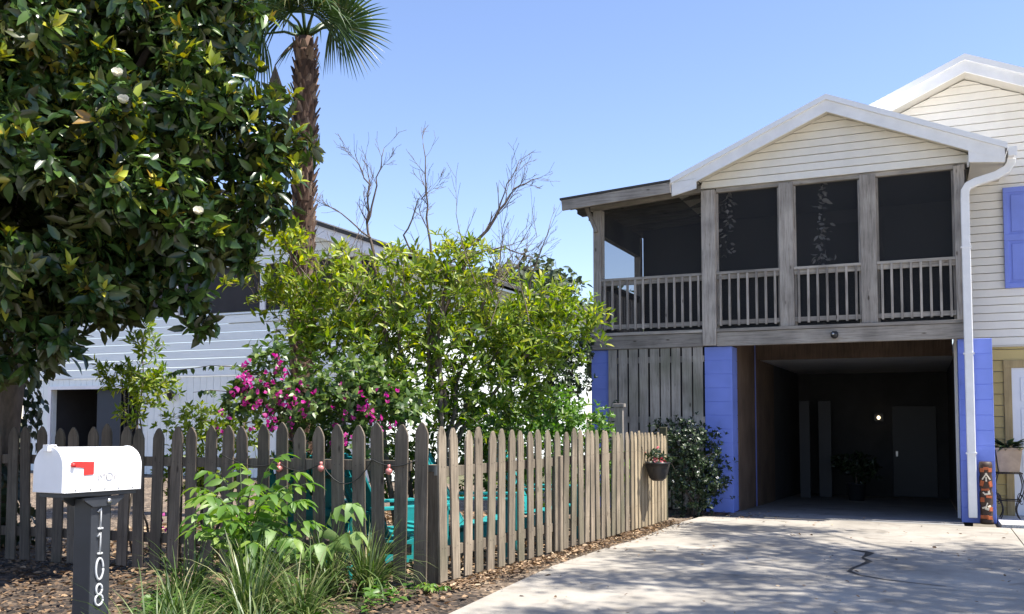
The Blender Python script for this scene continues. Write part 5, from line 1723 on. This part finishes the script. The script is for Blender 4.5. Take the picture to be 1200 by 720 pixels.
shrub('dark_tree', 'dark small-leaved tree beside the left blue pillar of the house', 'tree', (-4.95, 13.2, 0),
      [(-4.95, 13.0, 2.0, .42), (-4.95, 13.2, 2.5, .40), (-5.1, 12.7, 1.6, .42), (-5.2, 12.9, 2.4, .5), (-5.4, 12.8, 2.9, .5), (-5.6, 12.7, 2.3, .55)], 70, 'dkleaf', 0.05, 0.09, 0.45, 6, 'oval', tint=(0.2, 1), r0=0.045)
sh, P, D = shrub('pillar_shrub', 'dark green shrub with tiny white flowers leaning on the middle blue pillar', 'shrub', (-3.05, 13.1, 0),
      [(-3.10, 13.05, 0.62, .42, 1.0), (-3.02, 13.1, 1.0, .42), (-2.86, 13.08, 0.75, .36), (-3.25, 13.1, 1.12, .32), (-3.5, 13.1, 1.18, .20), (-3.05, 13.05, 0.25, .38), (-2.8, 13.1, 0.40, .30), (-3.3, 13.1, 0.6, .28)], 95, 'dkleaf', 0.035, 0.065, 0.5, 6, 'oval', tint=(0.1, 1))
FP = pull(P, 60) + np.array([0.02, -0.04, 0.02])
p_, d_, n_, l_, i_ = whorls(FP, unit(rdir(len(FP)) + np.array([0.3, -0.8, 0.4])), 5, 0.012, 0.02, 0.8, 1.2)
leaves('blossoms', M['whitefl'], sh, leaf_template(0.1, 0.05), p_, d_, n_, l_, l_ * .8, nrs.uniform(0, 1, len(p_)))

# trees far beyond
def far_tree(x, y, h, r, label, m='fartree', seed=0):
    t = thing('distant_tree', label, 'tree', (x, y, 0), 'trees far beyond the shrub')
    bl = [(x + rnd.uniform(-.6, .6) * r, y + rnd.uniform(-.6, .6) * r, h - r * rnd.uniform(0.5, 1.4), r * rnd.uniform(.4, .62)) for _ in range(9)]
    bl.append((x, y, h - r * 0.9, r * 0.7))
    P, D = blob_points(bl, 1.6, 0.5, 0.4)
    st = [(wobble_line((x, y, -0.1), (x, y, h - r * .6), 7, 0.12), list(np.linspace(.28, .08, 7)))]
    mb = MB(); branch_to(mb, st, pull(P, 90), 0.03, 0.015, 4, 4); mb.build('trunk', M['bark'], t)
    p_, d_, n_, l_, i_ = whorls(P, D, 14, 0.25, 0.45, 0.2, 1.5)
    p_ = p_ + nrs.normal(scale=0.28, size=p_.shape)
    leaves('crown', M[m], t, leaf_template(0.1, 0.2), p_, d_, n_, l_, l_ * 0.6, nrs.uniform(0, 1, len(p_)))
far_tree(-18.3, 41, 9.2, 3.2, 'rounded grey-green tree far behind the lime shrub, nearest the porch roof')
far_tree(-21.5, 42, 8.6, 3.4, 'grey-green tree far behind the bare twigs, lower than the one beside the porch')
far_tree(-15.0, 44, 7.9, 3.0, 'small far tree glimpsed through the open side of the porch')

# tall tree beside the driveway: its crown shades the concrete, only a tip of it hangs into the picture
ot = thing('shade_tree', 'leafy twig tip of a tall tree hanging in at the top corner above the gable', 'tree', (5.2, 7.6, 0))
SH = [(3.3, 9.2, 7.2, 1.0), (2.5, 10.2, 7.6, .9), (4.2, 8.0, 7.4, 1.2), (3.0, 7.6, 7.2, .9), (3.9, 10.2, 7.8, 1.0), (5.2, 9.0, 8.2, 1.4), (2.2, 8.4, 7.6, .7), (5.3, 6.8, 7.8, 1.3), (3.6, 6.2, 7.3, .8), (2.4, 6.8, 7.6, .6), (4.7, 10.9, 8.0, .9), (1.5, 9.4, 7.3, .75), (1.0, 7.9, 7.3, .6), (1.3, 6.4, 7.1, .55), (2.2, 11.2, 7.7, .6), (2.0, 5.4, 7.2, .6), (1.9, 4.4, 7.0, .5), (1.15, 12.15, 7.4, .5), (1.85, 12.05, 7.5, .5), (2.5, 12.25, 7.6, .4), (1.4, 11.4, 7.5, .4)]
P, D = blob_points(SH, 19, 0.3, 0.25)
st = [(wobble_line((5.2, 7.6, -.1), (4.8, 8.2, 6.4), 7, .05), list(np.linspace(.22, .11, 7)))]
for b in SH:
    st.append((wobble_line((4.85, 8.15, 6.2), b[:3], 5, .08), list(np.linspace(.07, .02, 5))))
tipl = [V3(2.4, 8.9, 7.0), V3(1.6, 8.8, 6.4), V3(1.05, 8.55, 5.5), V3(0.80, 8.45, 5.05), V3(0.72, 8.42, 4.90)]
st.append((tipl, [.012, .009, .005, .003, .002]))
mb = MB(); branch_to(mb, st, pull(P, 260), 0.012, 0.004, 4, 4); mb.build('trunk', M['bark'], ot)
p_, d_, n_, l_, i_ = whorls(P, D, 9, 0.07, 0.13, 0.3, 1.4)
p_ = p_ + nrs.normal(scale=0.12, size=p_.shape)
tp = np.array([tipl[2] + (tipl[4] - tipl[2]) * t for t in np.linspace(0, 1, 22)]) + nrs.normal(scale=.012, size=(22, 3))
p_ = np.concatenate([p_, tp]); d_ = np.concatenate([d_, unit(nrs.normal(size=(22, 3)) + np.array([-.5, 0, -.6]))]); n_ = np.concatenate([n_, rdir(22)]); l_ = np.concatenate([l_, np.full(22, .065)])
leaves('crown', M['dkleaf'], ot, leaf_template(0.12, 0.15), p_, d_, n_, l_, l_ * .5, nrs.uniform(0, 1, len(p_)))

# ------------------------------------------------------------------ fresh plants in front of the fence
def frond_plant(name, label, base, fronds, m, leaf_l, leaf_w, pairs, tint=(0, 1), droop=0.35, shape='oval', down=0.35):
    """fronds: (tip direction x, y, rise, length)"""
    t = thing(name, label, 'plant', base)
    st = MB()
    pos, dr, nm, ln = [], [], [], []
    b = np.array(base, float)
    for (fx, fy, rise, L, curl) in fronds:
        out = np.array([fx, fy, 0.0])
        p0 = b + np.array([rnd.uniform(-.05, .05), rnd.uniform(-.05, .05), 0])
        p1 = p0 + np.array([0, 0, rise]) + out * 0.25
        p2 = p0 + np.array([0, 0, rise + L * (0.35 - curl)]) + out * (0.25 + 0) + unit(out) * L
        tt = np.linspace(0, 1, 16)
        path = np.array([(1 - t) ** 2 * p0 + 2 * t * (1 - t) * p1 + t * t * p2 for t in tt])
        st.tube(path, list(np.linspace(0.007, 0.002, 16)), 5)
        for k in range(pairs):
            s_ = 0.42 + 0.56 * k / max(1, pairs - 1)
            i = s_ * 15
            j = min(int(i), 14)
            c = path[j] + (path[j + 1] - path[j]) * (i - j)
            tg = unit(path[j + 1] - path[j])
            sd = unit(np.cross(tg, [0, 0, 1.0]))
            up = np.cross(sd, tg)
            for s2 in (-1, 1):
                d = sd * s2 * 0.9 + tg * 0.45 - np.array([0, 0, down]) + nrs.normal(scale=.12, size=3)
                pos.append(c); dr.append(d); nm.append(up + nrs.normal(scale=.22, size=3)); ln.append(leaf_l * rnd.uniform(.8, 1.1) * (1 - 0.35 * abs(s_ - .65)))
        pos.append(path[-1]); dr.append(unit(path[-1] - path[-2]) - np.array([0, 0, down])); nm.append(np.array([0, 0, 1.0])); ln.append(leaf_l * 1.05)
    st.build('stems', M['grass'], t, tint=True)
    ln = np.array(ln)
    leaves('foliage', M[m], t, leaf_template(0.12, droop, shape), pos, dr, nm, ln, ln * leaf_w, nrs.uniform(*tint, len(ln)))
    return t
frs = []
for k in range(26):
    g = rnd.uniform(0, 6.28)
    frs.append((math.cos(g) * rnd.uniform(.2, .5), math.sin(g) * rnd.uniform(.15, .35), rnd.uniform(.35, .8), rnd.uniform(.28, .50), rnd.uniform(0.05, .5)))
frond_plant('compound_leaf_plant', 'fresh green plant of upright feathered leaves growing in front of the shaded pickets', (-4.72, 5.62, 0), frs, 'fern', 0.135, 0.42, 6, (0.1, 0.95))
frs = [(0.30, 0.05, 0.95, 0.40, 0.35), (-0.1, .1, 0.95, .30, .2), (0.25, -.2, .85, .36, .3), (-.3, 0, .9, .4, .25), (-.4, -.15, .8, .36, .3), (.1, .1, 1.0, .25, .05)]
frond_plant('tall_leaf_plant', 'taller leafy shoots rising above the feathered green plant', (-4.95, 5.85, 0), frs, 'fern', 0.14, 0.40, 6, (0.3, 1))
frs = [(0.40, -.1, .78, .36, .45), (0.25, -.25, .46, .36, .35), (0.02, -.30, .50, .30, .35), (-.2, -.3, .55, .3, .3), (.32, .08, .5, .28, .3)]
frond_plant('drooping_leaf_plant', 'pale green plant with broad drooping leaflets in front of the grey pickets', (-4.32, 5.85, 0), frs, 'pale', 0.17, 0.50, 4, (0, 1), 0.4, 'heart', 0.7)
frs = []
for k in range(7):
    g = rnd.uniform(0, 6.28)
    frs.append((math.cos(g) * .08, math.sin(g) * .08, rnd.uniform(.05, .12), .07, .3))
frond_plant('seedling', 'tiny green seedling at the foot of the corner pickets', (-3.56, 6.40, 0.0), frs, 'fern', 0.05, 0.5, 3, (0.2, 1))
# a young leafy twig against the left pillar
frs = [(0.1 * math.cos(g), 0.1 * math.sin(g), rnd.uniform(1.0, 1.6), .2, .1) for g in np.linspace(0, 5.5, 7)]
frond_plant('thin_bush', 'thin leafy bush in front of the left blue pillar', (-4.35, 13.1, 0), frs, 'dkleaf', 0.07, 0.4, 6, (0.2, 1))

def clump(label, x, y, n, L, spread=1.0, z=0.0, tint=(0, 1), name='grass_clump'):
    t = thing(name, label, 'grass', (x, y, z), 'strap grass clumps along the fence')
    mb = MB()
    for k in range(n):
        g = rnd.uniform(0, 6.28)
        o = Vector((math.cos(g), math.sin(g), 0))
        s_ = Vector((-math.sin(g), math.cos(g), 0))
        l_ = L * rnd.uniform(.55, 1.2)
        lean_ = rnd.uniform(.15, 1.1) * spread
        c0 = Vector((x, y, z)) + o * rnd.uniform(0, .07) + s_ * rnd.uniform(-.05, .05)
        wd = rnd.uniform(.0035, .0075)
        mb.tint = rnd.uniform(*tint)
        rows = []
        tw = rnd.uniform(-.5, .5)
        for i in range(7):
            u = i / 6
            an = lean_ * (0.45 + 1.9 * u ** 1.6)
            if i == 0:
                c = c0
            else:
                c = rows[-1][3] + (o * math.sin(an) + Vector((0, 0, 1)) * math.cos(an)) * (l_ / 6)
            if c.z < z + 0.004: c = Vector((c.x, c.y, z + 0.004 + 0.01 * rnd.random()))
            ww = wd * (1 - u ** 2.5) + 0.0006
            ss = s_ * math.cos(tw * u) + o * math.sin(tw * u)
            rows.append((c - ss * ww, c + ss * ww, None, c))
        vs = [p for r_ in rows for p in r_[:2]]
        mb.add(vs, [(i * 2, i * 2 + 1, i * 2 + 3, i * 2 + 2) for i in range(6)], True)
    mb.build('blades', M['grass'], t, tint=True)
clump('strap grass clump at the foot of the mailbox post beside the numerals', -3.62, 3.85, 150, .50, 1.25)
clump('wide strap grass clump under the feathered green plant, between mailbox and fence', -3.98, 4.75, 260, .62, 1.25)
clump('strap grass clump at the front edge below the pale drooping leaves', -3.70, 4.95, 200, .52, 1.3)
clump('strap grass clump close to the grey pickets behind the mailbox post', -5.0, 5.3, 150, .5, 1.2)
clump('arching strap grass clump against the corner pickets of the fence', -3.98, 6.15, 210, .55, 1.2)
clump('tall strap grass clump between the pale drooping plant and the corner post', -4.22, 5.95, 130, .62)
clump('small strap grass clump in the mulch left of the feathered plant', -4.45, 4.6, 150, .45, 1.25)
clump('strap grass clump nearest the camera in the bottom corner by the post', -3.42, 3.35, 120, .5, 1.2)
clump('long strap grass clump leaning over the lower numerals of the post', -3.66, 3.62, 70, .62, 1.3)
clump('low strap grass clump beside the leaf litter right of the mailbox', -3.55, 4.30, 140, .42, 1.35)
clump('strap grass clump behind the wide one, touching the feathered plant', -4.35, 5.3, 160, .55, 1.2)

k = 2200
gp = np.stack([nrs.uniform(-5.3, -3.55, k), nrs.uniform(3.9, 6.2, k), np.full(k, 0.0)], 1)
keep = np.sin(gp[:, 0] * 5.1) + np.cos(gp[:, 1] * 4.3 + gp[:, 0] * 2) > -0.25
gp = gp[keep]; k = len(gp)
gp[:, 2] = nrs.uniform(0.02, 0.13, k)
g = nrs.uniform(0, 6.28, k)
gd = np.stack([np.cos(g), np.sin(g), nrs.uniform(-.2, .4, k)], 1)
gl = nrs.uniform(.04, .09, k)
tag(leaves('ground_cover', M['fern'], None, leaf_template(0.12, 0.2, 'heart'), gp, gd, np.array([0, 0, 1.0]) + nrs.normal(scale=.3, size=(k, 3)), gl, gl * .55, nrs.uniform(0, .5, k), origin=(0, 0, 0)), 'low green leafy ground cover spreading under the grasses before the shaded pickets', 'ground cover', kind='stuff')

# ------------------------------------------------------------------ fallen leaves
def litter(name, pts, lmin, lmax, m='litter', tint=(0, 1), lift=0.01, flat=0.35):
    k = len(pts)
    nn = unit(np.array([0, 0, 1.0]) + nrs.normal(scale=flat, size=(k, 3)))
    g = nrs.uniform(0, 6.28, k)
    d = np.stack([np.cos(g), np.sin(g), nrs.normal(scale=.15, size=k)], 1)
    pts = np.array(pts, float)
    pts[:, 2] += nrs.uniform(0.004, lift + .02, k)
    L = nrs.uniform(lmin, lmax, k)
    o = leaves(name, M[m], None, leaf_template(0.25, -0.12), pts, d, nn, L, L * nrs.uniform(.35, .55, k), nrs.uniform(*tint, k), origin=(0, 0, 0))
    return o
k = 5200
pts = np.stack([nrs.uniform(-9.5, -3.2, k), nrs.uniform(2.2, 6.45, k), np.full(k, 0.0)], 1)
pts = pts[pts[:, 0] < -3.14 - 0.15 * (pts[:, 1] < 4)]
tag(litter('leaf_litter', pts, .03, .08, tint=(0, .78)), 'brown fallen leaves scattered over the dark mulch before the fence', 'leaf litter', kind='stuff')
k = 2600
y = nrs.uniform(6.5, 11.9, k)
x = np.interp(y, [6.5, 10.46, 12], [-3.50, -3.16, -3.05]) + np.abs(nrs.normal(scale=.13, size=k)) - 0.10
pts = np.stack([x, y, np.full(k, 0.0)], 1)
tag(litter('leaf_litter', pts, .02, .065, lift=.02), 'small dry leaves gathered along the foot of the sunlit pickets', 'leaf litter', kind='stuff')
k = 3800
pts = np.stack([nrs.uniform(-9, -3.6, k), nrs.uniform(6.7, 12, k), np.full(k, -0.015)], 1)
tag(litter('leaf_litter', pts, .05, .12, tint=(.2, 1)), 'tan fallen leaves covering the yard behind the fence', 'leaf litter', kind='stuff')
k = 170
pts = np.stack([nrs.uniform(-2.9, 2.5, k), nrs.uniform(5.5, 13.3, k), np.full(k, 0.0)], 1)
pts = np.concatenate([pts, np.stack([nrs.normal(-2.6, .35, 160), nrs.normal(13.2, .22, 160), np.full(160, 0.0)], 1)])
tag(litter('leaf_litter', pts, .02, .05, lift=0), 'a few dry leaves strewn on the concrete driveway', 'leaf litter', kind='stuff')
